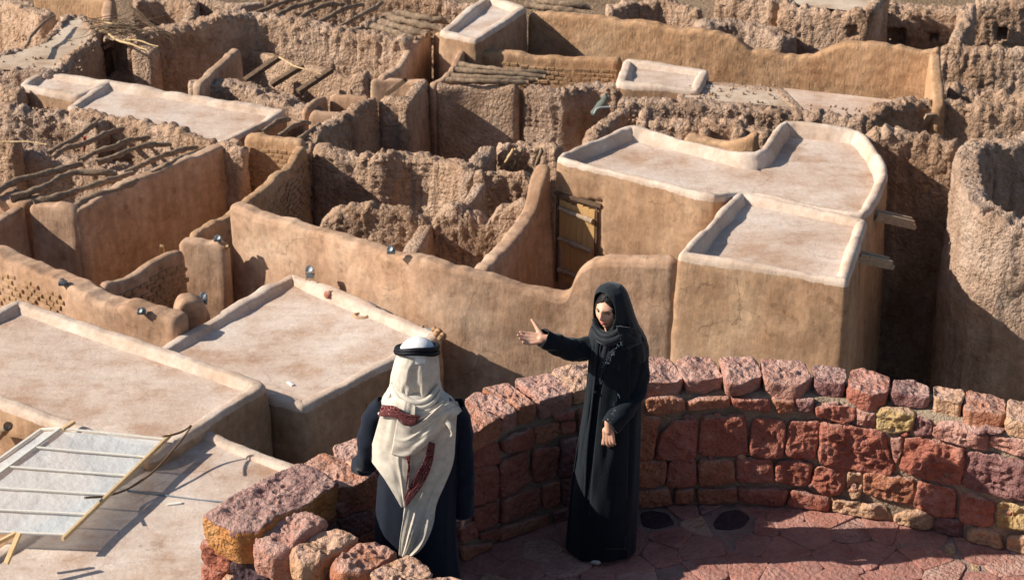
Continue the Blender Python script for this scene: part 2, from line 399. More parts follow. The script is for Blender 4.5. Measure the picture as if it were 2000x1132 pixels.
def spline(pts, n=24):
    p = np.asarray(pts, float)
    if len(p) == 2: return np.linspace(p[0], p[1], n)
    p = chaikin(p, 3); d = np.r_[0, np.cumsum(np.linalg.norm(np.diff(p, axis=0), axis=1))]; s = np.linspace(0, d[-1], n)
    return np.stack([np.interp(s, d, p[:, k]) for k in range(3)], 1)
def tube(name, pts, rad, mat, label=None, cat=None, group=None, parent=None, k=10, rough=.35, seed=0, n=24, flat=1., wob=0, origin=True):
    pa = spline(pts, n)
    if wob: pa = pa+wob*np.stack([vn(pa*2+9, seed), vn(pa*2+19, seed), vn(pa*2+29, seed)], 1)
    if not np.isscalar(rad): rad = np.interp(np.linspace(0, 1, n), np.linspace(0, 1, len(rad)), rad)
    V, q, f = tube_np(pa, rad, k, seed, rough, flat)
    o = link(name, mesh_np(name, V, q, f), mat, parent, base_of(V))
    if label: tag(o, label, cat, group)
    return o
def boxv(a, b, w, t, up=(0, 0, 1), taper=1.):
    a = np.array(a, float); b = np.array(b, float); d = (b-a)/np.linalg.norm(b-a); up = np.array(up, float)
    s = np.cross(d, up); s /= np.linalg.norm(s); u = np.cross(s, d)
    V = [p+s*i*w/2*k+u*j*t/2*k for p, k in ((a, 1), (b, taper)) for i, j in ((-1, -1), (1, -1), (1, 1), (-1, 1))]
    F = [(0, 1, 2, 3), (7, 6, 5, 4), (0, 4, 5, 1), (1, 5, 6, 2), (2, 6, 7, 3), (3, 7, 4, 0)]
    return V, F
def bar(name, a, b, w, t, mat, label=None, cat=None, group=None, parent=None, up=(0, 0, 1), bev=.12, taper=1.):
    V, F = boxv(a, b, w, t, up, taper)
    me = bpy.data.meshes.new(name); me.from_pydata([list(map(float, v)) for v in V], [], F)
    bm = bmesh.new(); bm.from_mesh(me); bmesh.ops.bevel(bm, geom=bm.edges[:], offset=min(w, t)*bev, segments=2, affect='EDGES', profile=.6)
    bmesh.ops.recalc_face_normals(bm, faces=bm.faces); bm.to_mesh(me); bm.free()
    o = link(name, me, mat, parent, base_of(V))
    if label: tag(o, label, cat, group)
    return o
class Acc:
    def __init__(s): s.V = []; s.Q = []; s.F = []; s.n = 0
    def add(s, V, q, f):
        s.V.append(V); s.Q.append(np.asarray(q)+s.n); s.F += [[i+s.n for i in x] for x in f]; s.n += len(V)
    def tube(s, path, rad, k=12, n=10):
        pa = spline(path, n); r = np.interp(np.linspace(0, 1, n), np.linspace(0, 1, len(rad)), rad) if not np.isscalar(rad) else np.full(n, rad)
        d0 = pa[0]-pa[1]; d0 /= np.linalg.norm(d0); d1 = pa[-1]-pa[-2]; d1 /= np.linalg.norm(d1)
        P_, R_ = [], []
        for a in (80, 50, 22): P_.append(pa[0]+d0*r[0]*math.sin(math.radians(a))); R_.append(r[0]*math.cos(math.radians(a)))
        for a, b in zip(pa, r): P_.append(a); R_.append(b)
        for a in (22, 50, 80): P_.append(pa[-1]+d1*r[-1]*math.sin(math.radians(a))); R_.append(r[-1]*math.cos(math.radians(a)))
        s.add(*tube_np(P_, R_, k))
    def ell(s, c, axes, radii, n=20, m=14):
        th = np.linspace(0, 2*np.pi, n, endpoint=False); ph = np.linspace(.02, np.pi-.02, m)
        T, Ph = np.meshgrid(th, ph, indexing='ij'); d = np.stack([np.sin(Ph)*np.cos(T), np.sin(Ph)*np.sin(T), np.cos(Ph)], -1)
        V = (np.array(c)+(d*radii)@np.array(axes)).reshape(-1, 3)
        s.add(V, gridquads(n, m, wrap_n=True), [[i*m for i in range(n)], [i*m+m-1 for i in range(n)][::-1]])
    def mesh(s, name): return mesh_np(name, np.vstack(s.V), np.vstack(s.Q), s.F)

def unit(v): v = np.array(v, float); return v/np.linalg.norm(v)
ORD = ['first', 'second', 'third', 'fourth', 'fifth', 'sixth', 'seventh', 'eighth', 'ninth']

# ------------------------------------------------------------------ ground
ax = np.r_[-np.geomspace(1200, 18, 22), np.arange(-16, 16.01, .16), np.geomspace(18, 1200, 22)]
ay = np.r_[-np.geomspace(600, 8, 14), np.arange(6, 17, 1.), np.arange(17, 48, .16), np.geomspace(50, 2500, 26)]
X, Yg = np.meshgrid(ax, ay, indexing='ij'); G = np.stack([X, Yg, np.zeros_like(X)], -1)
far = np.clip((np.abs(X)-16)/30, 0, 1)+np.clip((Yg-46)/40, 0, 1)+np.clip((10-Yg)/10, 0, 1)
G[..., 2] = CAMZ-18.3+(.10*fbm(G*.8, 4, 3)+.05*(.5-np.abs(vn(G*7, 5)))+.25*np.maximum(0, vn(G*.45, 8)))*np.clip(1-far, 0, 1)
g = link('ground', mesh_np('ground', G, gridquads(len(ax), len(ay))), M_GROUND); g['kind'] = 'structure'

# ------------------------------------------------------------------ plastered houses
house('mud_house', 'large pale flat-roofed mud house at lower left beside the white sheet canopy', [(35, 580), (527, 745), (291, 898), (-140, 732), (-140, 672)], H=13.3, par=.13)
house('mud_house', 'flat-roofed house under the canopy shadow at the bottom left corner', [(378, 826), (580, 905), (720, 960), (1000, 1090), (1000, 1330), (-200, 1330), (-200, 1192)], H=13.45, par=.07)
house('mud_house', 'square pale roof with stone and drain hole directly behind the man', [(570, 527), (868, 652), (590, 797), (290, 686)], H=13.6, par=.12)
house('mud_house', 'small pale roof at upper left joined to the long roof', [(78, 133), (230, 158), (150, 190), (33, 166)], H=13.5, par=.12)
house('mud_house', 'long narrow pale roof running diagonally at upper left', [(207, 155), (563, 213), (425, 285), (125, 207)], H=13.5, par=.12)
house('mud_house', 'pale roof with raised left rim at the top centre edge', [(855, 62), (932, 78), (1032, 14), (950, -14)], H=13.2, par=.12)
house('mud_house', 'small whitish roof block in front of the long ochre wall', [(1219, 113), (1386, 135), (1368, 176), (1203, 162)], H=13.4, par=.10)
house('mud_house', 'rough gravel-topped roof between the whitish block and ochre courtyard', [(1332, 150), (1530, 172), (1575, 216), (1318, 192)], H=13.5, par=.03, mat=M_ROUGH2, roof=M_ROOFG, lime=0, style='smooth', slope=0)
house('mud_house', 'ruined house with grey collapsed roof at top left', [(-30, 112), (80, 80), (125, 30), (165, 26), (198, 68), (130, 128), (105, 146), (-30, 138)], H=13.5, par=.02, mat=M_ROUGH2, roof=M_ROOFG, lime=0, style='rough', slope=0)
house('mud_house', 'eroded block house with gravel roof at top right', [(1520, 8), (1700, 30), (1740, -20), (1560, -30)], H=13.0, par=.02, mat=M_ROUGH, roof=M_ROOFG, lime=0, style='rough', slope=0, openings=[(1655, 52, 1674, 72, .3)])
# the big restored house on the right
SCALE[0] = 1.0
T0 = P(1400, 400, 16.8)
big = empty('mud_house', T0, 'big restored house with pale two-level roof and yellow wooden door', 'house')
house('', None, [(1075, 306), (1400, 384), (1440, 374, 13.52), (1692, 424, 13.52), (1738, 338), (1728, 308), (1686, 251), (1525, 232), (1478, 303), (1230, 240)], H=13.37, par=.08, th=.15, slope=.3, bot=18.6, parent=big, wname='upper_wall', rname='upper_roof', rnd=.3, openings=[(1096, 390, 1174, 570, .08)])
house('', None, [(1325, 493), (1655, 547), (1694, 428, 13.56), (1442, 374, 13.56)], H=13.4, par=.10, th=.15, slope=.3, bot=18.6, parent=big, wname='lower_wall', rname='lower_roof', rnd=.05, batter=.055)
SCALE[0] = 1.115
# plaster floor of the ochre courtyard
T = np.array([P(*s, 14.15*1.115) for s in [(1530, 172), (1835, 205), (1760, 245), (1560, 235)]])
o = polymesh('plaster_floor', T, CAMZ-14.15*1.115, M_ROOF); tag(o, 'cream plaster floor at the foot of the long ochre wall', 'floor')

def A(track, label, style='rough', name='mud_wall', cat='wall', **k): return wall(name, track, style=style, label=label, cat=cat, **k)
# front yellow wall
A([(445, 403, 29.7, 0), (500, 418, 29.3, 0), (570, 440, 28.85, 0), (640, 455, 28.4, 0), (700, 480, 27.95, 0), (765, 505, 27.5, 0), (800, 503, 27.25, 0), (868, 520, 26.9, 0), (940, 535, 26.75, 0), (1000, 555, 26.62, 0), (1050, 570, 26.52, 0), (1096, 582, 26.42, 0), (1112, 572, 26.38, 0), (1128, 525, 26.35, 0), (1150, 506, 26.28, 0), (1220, 511, 26.08, 0), (1318, 518, 25.86, 0), (1345, 520, 26.05, 0)],
  'long smooth tan wall running behind the square roof and the woman', 'smooth', th=.28, rnd=.5, ds=.04, fine=.04, batter=.055)
A([(345, 468, 13.4), (441, 479, 13.4)], 'short sunlit wall piece with a pipe at its right end', 'smooth', th=.24)
wS, QS, IS = A([(205, 563, 13.4), (362, 486, 13.4)], 'narrow-topped wall slanting up with a brick face in shade', 'smooth', th=.2)
wT, QT, IT = A([(-90, 470, 13.35), (0, 503, 13.35), (100, 546, 13.35), (180, 586, 13.35), (270, 610, 13.35), (345, 628, 13.35)], 'thick low wall with two spotlights above the large pale roof', 'smooth', th=.42, curve=1)
A([(346, 622, 13.62), (412, 612, 13.62)], 'rounded mud stump carrying a pair of spotlights', 'smooth', th=.40, top=[(346, 604), (360, 592), (380, 588), (398, 592), (412, 606)])
A([(52, 396, 13.4), (150, 408, 13.4)], 'sunlit lumpy end wall of the beamed room at left', 'smooth', th=.24)
A([(152, 409, 13.4), (300, 338, 13.4), (478, 272, 13.4)], 'long smooth wall in shade on the right of the beamed room', 'smooth', th=.28, lime=0)
A([(-90, 372), (0, 388), (52, 399)], 'worn wall at the far left edge before the beamed room', 'smooth', th=.6)
A([(-60, 466), (52, 402)], 'dark cross wall at the far left edge', 'smooth', th=.25)
A([(130, 214, 13.4), (300, 248, 13.4), (472, 296, 13.4)], 'eroded back wall of the beamed room below the long pale roof', th=.25)
A([(25, 300, 13.8), (90, 312, 13.9), (200, 332, 13.9), (300, 352, 13.8), (330, 345, 13.8)], 'crumbled rubble ridge across the beamed room', th=.5, mat=M_ROUGH2, curve=1)
A([(-90, 262), (0, 280), (30, 284)], 'short eroded wall at left edge behind the beams', th=.3)
A([(-90, 190), (0, 213), (60, 220), (130, 226), (190, 252)], 'pitted eroded wall at the left edge below the small pale roof', th=.35, mat=M_ROUGH2)
A([(-90, 158), (0, 172), (34, 180)], 'crumbling wall top just left of the small pale roof', th=.3)
wA, QA, IA = A([(475, 264, 13.4), (592, 282, 13.4)], 'small brick-faced wall with smooth coping left of centre', 'brickish', th=.22, ds=.05)
wB, QB, IB = A([(385, 464, 13.4), (440, 424, 13.4), (520, 372, 13.4), (572, 322, 13.4), (600, 284, 13.4)], 'curved wall with pale coping and brick face in shade', 'brickish', th=.22, curve=1)
A([(605, 292), (640, 300), (700, 306), (745, 313), (800, 306), (860, 318), (940, 345)], 'wide knobbly eroded wall in the centre left of the ruins', th=.35)
A([(608, 294), (650, 240), (690, 224), (738, 190)], 'stepped eroded wall climbing away in shade left of centre', th=.3)
A([(738, 192), (800, 197)], 'short cracked sunlit wall beside the tall dark pier', th=.3)
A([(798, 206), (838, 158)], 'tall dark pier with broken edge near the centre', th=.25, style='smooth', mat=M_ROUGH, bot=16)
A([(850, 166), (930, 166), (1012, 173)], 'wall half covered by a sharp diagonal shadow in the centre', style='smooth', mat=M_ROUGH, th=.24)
A([(1018, 172), (1100, 182), (1160, 166), (1206, 176)], 'brownish crumbling wall left of the whitish roof block', th=.35, mat=M_ROUGH2)
A([(600, 217), (642, 184)], 'left side of a small plastered box room', 'smooth', th=.15)
A([(642, 184), (722, 193)], 'back side of a small plastered box room', 'smooth', th=.15)
A([(602, 220), (640, 224), (700, 226)], 'low front sill of a small plastered box room', 'smooth', th=.15)
A([(722, 152), (780, 153), (832, 160)], 'plastered wall piece with a leaning dark board', 'smooth', th=.2)
A([(750, 152), (790, 128), (808, 92), (841, 60)], 'pointed mud wall rising in shade toward the top centre', 'smooth', th=.2)
A([(843, 62), (934, 82)], 'smooth wall running right from the pointed wall peak', 'smooth', th=.25, mat=M_OCHRE)
A([(850, 167), (888, 145), (902, 112), (912, 97)], 'curving narrow wall arm left of the stacked poles', 'smooth', th=.2, curve=1)
wC, QC, IC = A([(912, 97), (1060, 109), (1212, 121)], 'brick-faced wall with smooth coping behind the stacked poles', 'brickish', th=.28)
A([(1030, 30, 13.4), (1400, 78, 13.4), (1834, 122, 13.4)], 'long ochre wall with wavy top at upper right', 'brickish', mat=M_OCHRE, th=.28, ds=.045,
  top=[(1025, 24), (1150, 36), (1300, 54), (1400, 66), (1440, 76), (1466, 102), (1500, 106), (1585, 112), (1620, 98), (1660, 86), (1700, 84), (1760, 91), (1800, 98), (1832, 96)])
A([(1846, 203, 13.4), (1842, 160, 13.4), (1838, 100, 13.2)], 'bright edge wall closing the right end of the ochre courtyard', 'smooth', mat=M_OCHRE, th=.25)
A([(1205, 196), (1320, 202), (1480, 216), (1600, 226), (1690, 240)], 'low crumbling wall behind the big restored house', th=.3, mat=M_ROUGH2)
A([(1262, 240), (1360, 246), (1450, 250), (1500, 262)], 'lower broken wall touching the back of the big roof', th=.3)
A([(1335, 266, 13.6), (1400, 276, 13.6), (1445, 280, 13.5), (1482, 262, 13.3)], 'smooth curved ochre wall just behind the big roof', 'smooth', mat=M_OCHRE, th=.25, curve=1)
for i, (x, y) in enumerate([(1262, 222), (1385, 236), (1450, 240)]):
    A([(x, y+20), (x+14, y-14)], ['left', 'middle', 'right'][i]+' of three small mud piers behind the big house roof', th=.22, name='mud_pier', cat='pier', bot=15.2)
A([(1215, 205), (1195, 215), (1150, 250), (1138, 280)], 'reddish rubble wall stub left of the big roof corner', th=.3)
A([(1700, 240), (1735, 214), (1790, 206), (1850, 204), (1920, 216), (2080, 228)], 'jagged fluted wall with a leaning plank at right', th=.35)
A([(1838, 93), (1920, 99), (2080, 112)], 'upper of two eroded walls at the right edge', th=.35)
A([(1850, 172), (1920, 180), (2080, 204)], 'lower of two eroded walls at the right edge, deeply fluted', th=.3)
A([(1715, 14), (1800, 19), (1907, 28)], 'eroded facade with black doorway and small window at top right', th=.5, openings=[(1726, 56, 1768, 92, .42), (1814, 66, 1831, 81, .42)])
A([(1875, 96), (1890, 60), (1908, 10)], 'jagged cross wall beside the black doorway at top right', th=.3)
A([(1905, 2), (2080, 14)], 'facade in shade with one small window in the top right corner', th=.5, openings=[(1948, 56, 1968, 78, .42)])
A([(1702, 62), (1722, 8)], 'dark side wall left of the black doorway at top right', th=.3)
A([(1190, 14), (1290, 2), (1362, 20)], 'broken wall above the ochre wall near the top edge', th=.3)
A([(1362, 54), (1440, 50), (1500, 62), (1522, 76)], 'dark grey rubble wall behind the dip of the ochre wall', th=.5, mat=M_ROUGH2)
A([(1395, -4), (1516, 12)], 'tall reddish brown wall at the top edge right of centre', th=.4)
A([(-90, -30), (0, -5), (78, 38)], 'high eroded wall in the top left corner', th=.45)
A([(60, -24), (165, -6), (216, 4)], 'ochre-patched wall at the top edge near the left corner', 'smooth', mat=M_OCHRE, th=.24)
A([(216, 60), (222, 2)], 'dark gap side wall near the top left brushwood', 'smooth', th=.24)
A([(265, 4), (320, -4), (372, 14)], 'fluted eroded wall behind the brushwood pile', th=.35)
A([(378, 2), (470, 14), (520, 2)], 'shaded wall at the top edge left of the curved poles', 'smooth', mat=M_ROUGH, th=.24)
A([(376, 52), (392, 0)], 'thin vertical wall end at the top edge left of the curved poles', th=.25)
A([(500, -24), (760, -6), (935, 10)], 'back wall behind the curved poles at the top edge', th=.3)
A([(262, 84), (500, 60), (795, 100)], 'broad knobbly wall across the upper left of the ruins', th=.4,
  top=[(255, 70), (300, 64), (345, 58), (385, 52), (410, 40), (430, 30), (480, 28), (560, 43), (640, 56), (690, 66), (720, 74), (795, 84)])
A([(125, 134), (200, 74)], 'side wall in shade of the collapsed grey roof', th=.2)
A([(196, 74), (262, 82)], 'wall with a black doorway behind the long pale roof', th=.55, openings=[(204, 80, 248, 150, .5)])
A([(252, 96), (300, 101)], 'upright mud pillar right of the black doorway', 'smooth', mat=M_ROUGH, th=.4, name='mud_pier', cat='pier')
A([(395, 166), (430, 130), (472, 93)], 'stair-like ramp wall rising right in the upper left', 'smooth', th=.24)
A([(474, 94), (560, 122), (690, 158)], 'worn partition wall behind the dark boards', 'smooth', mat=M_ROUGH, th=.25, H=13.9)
A([(365, 162, 13.6), (450, 170, 13.7), (560, 206, 13.6), (608, 224, 13.6)], 'rubble heap wall above the long pale roof', th=.45, mat=M_ROUGH2)
A([(682, 148), (722, 150)], 'short crumbled wall left of the leaning board', th=.3)
A([(690, 68), (740, 40), (782, 20)], 'narrow gravel-topped wall between the two pole roofs', th=.15, mat=M_ROUGH2)
A([(972, 285), (1030, 281), (1092, 294)], 'eroded back wall of the small room with hanging roots', th=.25)
A([(925, 348), (1000, 346), (1064, 354)], 'eroded front wall of the small room with hanging roots', th=.25)
A([(925, 345), (950, 308), (972, 286)], 'left wall of the small room with hanging roots', th=.3, mat=M_ROUGH2)
A([(618, 425), (940, 445), (1046, 460)], 'jagged wall with two dips just behind the front tan wall', th=.35,
  top=[(618, 442), (640, 420), (680, 403), (740, 405), (800, 416), (838, 442), (860, 414), (885, 404), (930, 428), (945, 440), (965, 412), (1000, 398), (1046, 404)])
A([(812, 500), (835, 462), (850, 432)], 'broken wall stub pointing at the viewer in the centre', th=.3, style='smooth', mat=M_ROUGH)
A([(903, 412), (930, 385), (952, 354)], 'flat-topped wall stub joining the room with hanging roots', 'smooth', mat=M_ROUGH, th=.24)
SCALE[0] = 1.0
A([(938, 537, 29.98, 0), (965, 512, 30.3, 0), (1003, 476, 31.1, 0), (1030, 445, 31.75, 0), (1047, 418, 32.15, 0), (1056, 386, 32.32, 0), (1064, 350, 32.5, 0), (1078, 316, 32.7, 0)], 'smooth curving wall dropping left from the big house corner', 'smooth', th=.27, curve=1, bot=18.6)
A([(1690, 266, 13.4), (1780, 271, 13.4), (1872, 284, 13.4)], 'wall beyond the dark alley right of the big house', th=.35, bot=18.6)
A([(2120, 262, 13.2), (1990, 262, 13.2), (1900, 268, 13.2), (1868, 290, 13.2), (1868, 350, 13.2), (1895, 412, 13.2), (1990, 440, 13.2), (2120, 446, 13.2)], 'rounded hollow tower-like house at the right edge', th=.42, curve=1, name='round_house', cat='house', bot=18.6, mat=M_ROUGH2)
SCALE[0] = 1.115
# ------------------------------------------------------------------ the stone terrace in front
HP = 5.60; HF = 6.45                       # wall top and floor, metres below the camera
ZF = CAMZ-HF
def Pp(px, py, h=HP): return P(px, py, h)[:2]
inner_px = [(560, 1013), (650, 960), (700, 938), (780, 903), (900, 848), (985, 806), (1060, 785), (1130, 767), (1220, 752), (1320, 747), (1415, 746), (1500, 746), (1590, 751), (1660, 760), (1740, 772), (1815, 785), (1885, 801), (1965, 819), (2060, 838), (2160, 862)]
inner = np.array([Pp(*q) for q in inner_px])
# close the terrace on the unseen side: round the right and back under the viewer
c_near = np.array([Pp(640, 1052), Pp(760, 1112), Pp(900, 1180)])
ext = np.array([[4.3, 8.9], [4.7, 8.3], [4.6, 7.4], [3.9, 6.9], [2.6, 6.9], [1.0, 7.3], [.25, 7.65]])
ring = np.vstack([inner, ext, c_near[::-1]])
ring = chaikin(ring, 2, True)
ring = resample(np.c_[ring, np.zeros(len(ring))], .05, True)[:, :2]
if not ccw(np.c_[ring, np.zeros(len(ring))]): ring = ring[::-1]
# ring is CCW; the masonry lies outside it
def ring_hit(px, py):                      # where the sight line through a pixel meets the inner face of the parapet (far side)
    a, b, c = ray(px, py); d = np.array([a, b]); best = None
    for i in range(len(ring)):
        p = ring[i]; q = ring[(i+1) % len(ring)]; e = q-p
        den = d[0]*e[1]-d[1]*e[0]
        if abs(den) < 1e-9: continue
        t = (p[0]*e[1]-p[1]*e[0])/den; s = (p[0]*d[1]-p[1]*d[0])/den
        if 0 <= s <= 1 and t > 0 and (best is None or t > best[0]): best = (t, e/np.linalg.norm(e))
    t, e = best
    return np.array([a*t, b*t, CAMZ-c*t]), np.array([-e[1], e[0], 0.])   # normal points into the terrace

def smat(name, a, b_, c_, bd=.006, dust=.8):
    m, n, b = newmat(name); tc = N(n, 'ShaderNodeTexCoord').outputs['Object']; p = pos(n)
    c = ramp(n, noise(n, p, 5, 9, .68), [(.3, a), (.5, b_), (.7, c_)])
    c = mix(n, .55, c, ramp(n, noise(n, p, 38, 5, .7), [(.3, (.66, .62, .6)), (.5, (1, 1, 1)), (.72, (1.25, 1.2, 1.18))]), 'MULTIPLY')
    c = mix(n, .7, c, ramp(n, noise(n, p, 60, 2, .5), [(.30, (.35, .3, .3)), (.36, (1, 1, 1))]), 'MULTIPLY')
    # wind-blown pale dust settles on upward faces
    g = N(n, 'ShaderNodeNewGeometry'); sx = N(n, 'ShaderNodeSeparateXYZ'); n.links.new(g.outputs['Normal'], sx.inputs[0])
    mm = N(n, 'ShaderNodeMath', operation='MULTIPLY'); n.links.new(ramp(n, sx.outputs[2], [(.55, (0, 0, 0)), (.95, (1, 1, 1))]), mm.inputs[0]); n.links.new(ramp(n, noise(n, p, 9, 6, .7), [(.35, (.1*dust,)*3), (.65, (dust, dust, dust))]), mm.inputs[1])
    c = mix(n, mm.outputs[0], c, (.56, .37, .31))
    n.links.new(c, b.inputs['Base Color'])
    h = N(n, 'ShaderNodeMath', operation='ADD'); n.links.new(noise(n, p, 22, 9, .75), h.inputs[0])
    v = N(n, 'ShaderNodeTexVoronoi'); v.inputs['Scale'].default_value = 34; v.inputs['Detail'].default_value = 2; dv = N(n, 'ShaderNodeMix', data_type='VECTOR'); dv.inputs[0].default_value = .06; n.links.new(p, dv.inputs[4]); nn_ = N(n, 'ShaderNodeTexNoise'); nn_.inputs['Scale'].default_value = 9.; nn_.inputs['Detail'].default_value = 4; n.links.new(p, nn_.inputs['Vector']); n.links.new(nn_.outputs['Color'], dv.inputs[5]); n.links.new(dv.outputs[1], v.inputs[0]); mv = N(n, 'ShaderNodeMath', operation='MULTIPLY'); mv.inputs[1].default_value = .9; n.links.new(v.outputs[0], mv.inputs[0]); n.links.new(mv.outputs[0], h.inputs[1])
    bump(n, b, h.outputs[0], bd*2.4, 1); b.inputs['Roughness'].default_value = .85; return m
ST = {'r': smat('red_sandstone', (.29, .095, .060), (.39, .145, .100), (.48, .22, .17)),
      'o': smat('orange_sandstone', (.33, .12, .065), (.42, .18, .105), (.50, .26, .17)),
      'p': smat('purple_sandstone', (.17, .075, .07), (.25, .125, .115), (.34, .19, .17)),
      'y': smat('yellow_sandstone', (.38, .23, .09), (.48, .33, .15), (.57, .42, .25)),
      't': smat('tan_sandstone', (.38, .20, .11), (.50, .30, .18), (.60, .40, .27)),
      'k': smat('pink_sandstone', (.33, .14, .10), (.43, .22, .17), (.54, .33, .27)),
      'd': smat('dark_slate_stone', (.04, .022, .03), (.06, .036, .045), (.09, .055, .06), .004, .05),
      'f': smat('floor_sandstone', (.30, .11, .08), (.39, .165, .125), (.47, .23, .18), .003, .3),
      'g': smat('dusky_floor_stone', (.26, .105, .08), (.35, .155, .125), (.43, .215, .175), .003, .35)}
M_FLOORBED = mud('floor_mortar', (.26, .17, .14), (.34, .24, .20), (.40, .30, .26), bd=.008, bs=30, streak=0)
M_MORTAR = mud('mortar', (.24, .17, .12), (.33, .25, .18), (.42, .33, .25), bd=.012, bs=30, streak=0)

def stone(name, poly, nrm, thick, bulge, mat, parent, seed=0, M=36, rough=.012, label=None, tilt=True, side=5, closeback=False, sharp=.55):
    poly = np.array(poly, float); nrm = np.array(nrm, float)/np.linalg.norm(nrm)
    g0 = poly.mean(0); poly = g0+(poly-g0)*1.055; q = chaikin(poly, 1, True, .10); q = resample3(q, M)
    c = q.mean(0)
    tx = q-c; ar = vn(q*9+seed, seed)*.012+vn(q*24, seed+1)*.006
    q = c+tx*(1+ar/np.linalg.norm(tx, axis=1))[:, None]
    size = np.linalg.norm(tx, axis=1).mean()
    e = min(.013/size, .12)*(.4 if bulge < .0035 else 1)
    R = []
    for k in range(side+1):                                       # side rings from the back forward
        u = k/side; R.append((1+.02*math.sin(u*3.1)-.05*(1-u), -thick*(1-u)-.008))
    R += [(1-e*.25, bulge*.35), (1-e*.7, bulge*.75), (1-e*1.4, bulge*.95)]
    f0 = 1-e*1.4
    nf = max(4, int(size/.013))
    R += [(f0*(1-(k+1)/nf), bulge) for k in range(nf-1)]
    V = []
    pl = vn(np.array([[seed*.7, 1.3, 2.1], [seed*.9, 4.4, 7.1]]), seed)  # slight dressing tilt
    t1 = tx[0]/np.linalg.norm(tx[0]); t2 = np.cross(nrm, t1)
    for i, (f, z) in enumerate(R):
        v = c+tx*f+nrm*z
        if i > side:
            w = (v-c); lean = (w@t1*pl[0]+w@t2*pl[1])*.10
            fac = (1-f**8)
            v = v+nrm[None, :]*((lean+rough*1.2*vn(v*6, seed+3)+rough*.75*vn(v*14, seed+4)+rough*.55*(1-2*np.abs(vn(v*27, seed+5)))+rough*.35*vn(v*50, seed+8))*(.35+.65*fac))[:, None]
        else:
            o = vn(v*12, seed+6)*rough*.8+vn(v*30, seed+7)*rough*.5; v = v+(tx/np.linalg.norm(tx, axis=1)[:, None])*o[:, None]
        V.append(v)
    cc = V[-1].mean(0)
    m = len(R); V = np.array(V).reshape(-1, 3); V = np.vstack([V, cc])
    quads = gridquads(m, M, wrap_m=True)
    tri = [[(m-1)*M+j, m*M, (m-1)*M+(j+1) % M] for j in range(M)]
    fc = tri+([list(range(M))] if closeback else [])
    me = mesh_np(name, V, quads, fc)
    if np.dot(np.array(me.polygons[len(quads)].normal), nrm) < 0: me.flip_normals()
    o = link(name, me, mat, parent, base_of(V))
    if label: o['label'] = label
    return o
def resample3(q, M):
    q = np.vstack([q, q[:1]]); d = np.r_[0, np.cumsum(np.linalg.norm(np.diff(q, axis=0), axis=1))]
    s = np.linspace(0, d[-1], M, endpoint=False); return np.stack([np.interp(s, d, q[:, k]) for k in range(3)], 1)

terrace = empty('stone_parapet', (.6, 9.9, ZF), 'curved red sandstone parapet around the terrace where the two people stand', 'parapet')
# masonry core, from the street up to just under the cap stones
core = np.vstack([ring, ring[:1]])
def core_wall():
    n = len(ring); t = np.roll(ring, -2, 0)-np.roll(ring, 2, 0); t /= np.linalg.norm(t, axis=1)[:, None]; out = np.stack([t[:, 1], -t[:, 0]], 1)
    ks = np.ones(9)/9; op = np.vstack([out[-4:], out, out[:4]]); out = np.stack([np.convolve(op[:, j], ks, 'valid') for j in (0, 1)], 1); out /= np.linalg.norm(out, axis=1)[:, None]
    zt = CAMZ-HP-.10
    sec = [(.02, ZF-.1)]+[(.02, z) for z in np.linspace(ZF, zt, 18)]+[(a, zt+.01) for a in np.linspace(.05, .25, 5)]+[(.28, z) for z in np.linspace(zt, ZF-.3, 18)]+[(.30+(ZF-z)*.03, z) for z in np.linspace(ZF-.6, .2, 24)]
    V = np.array([[np.r_[ring[i]+out[i]*a, z] for (a, z) in sec] for i in range(n)])
    V[..., 0] += .010*vn(V*14, 3)+.012*vn(V*4, 5); V[..., 1] += .010*vn(V*14, 4)+.012*vn(V*4, 6); V[..., 2] += .008*vn(V*12, 7)*(V[..., 2] > .5)
    return link('mortar_core', mesh_np('mortar_core', V, gridquads(n, len(sec), wrap_n=True)), M_MORTAR, terrace, base_of(V)), out
core_o, ring_out = core_wall()

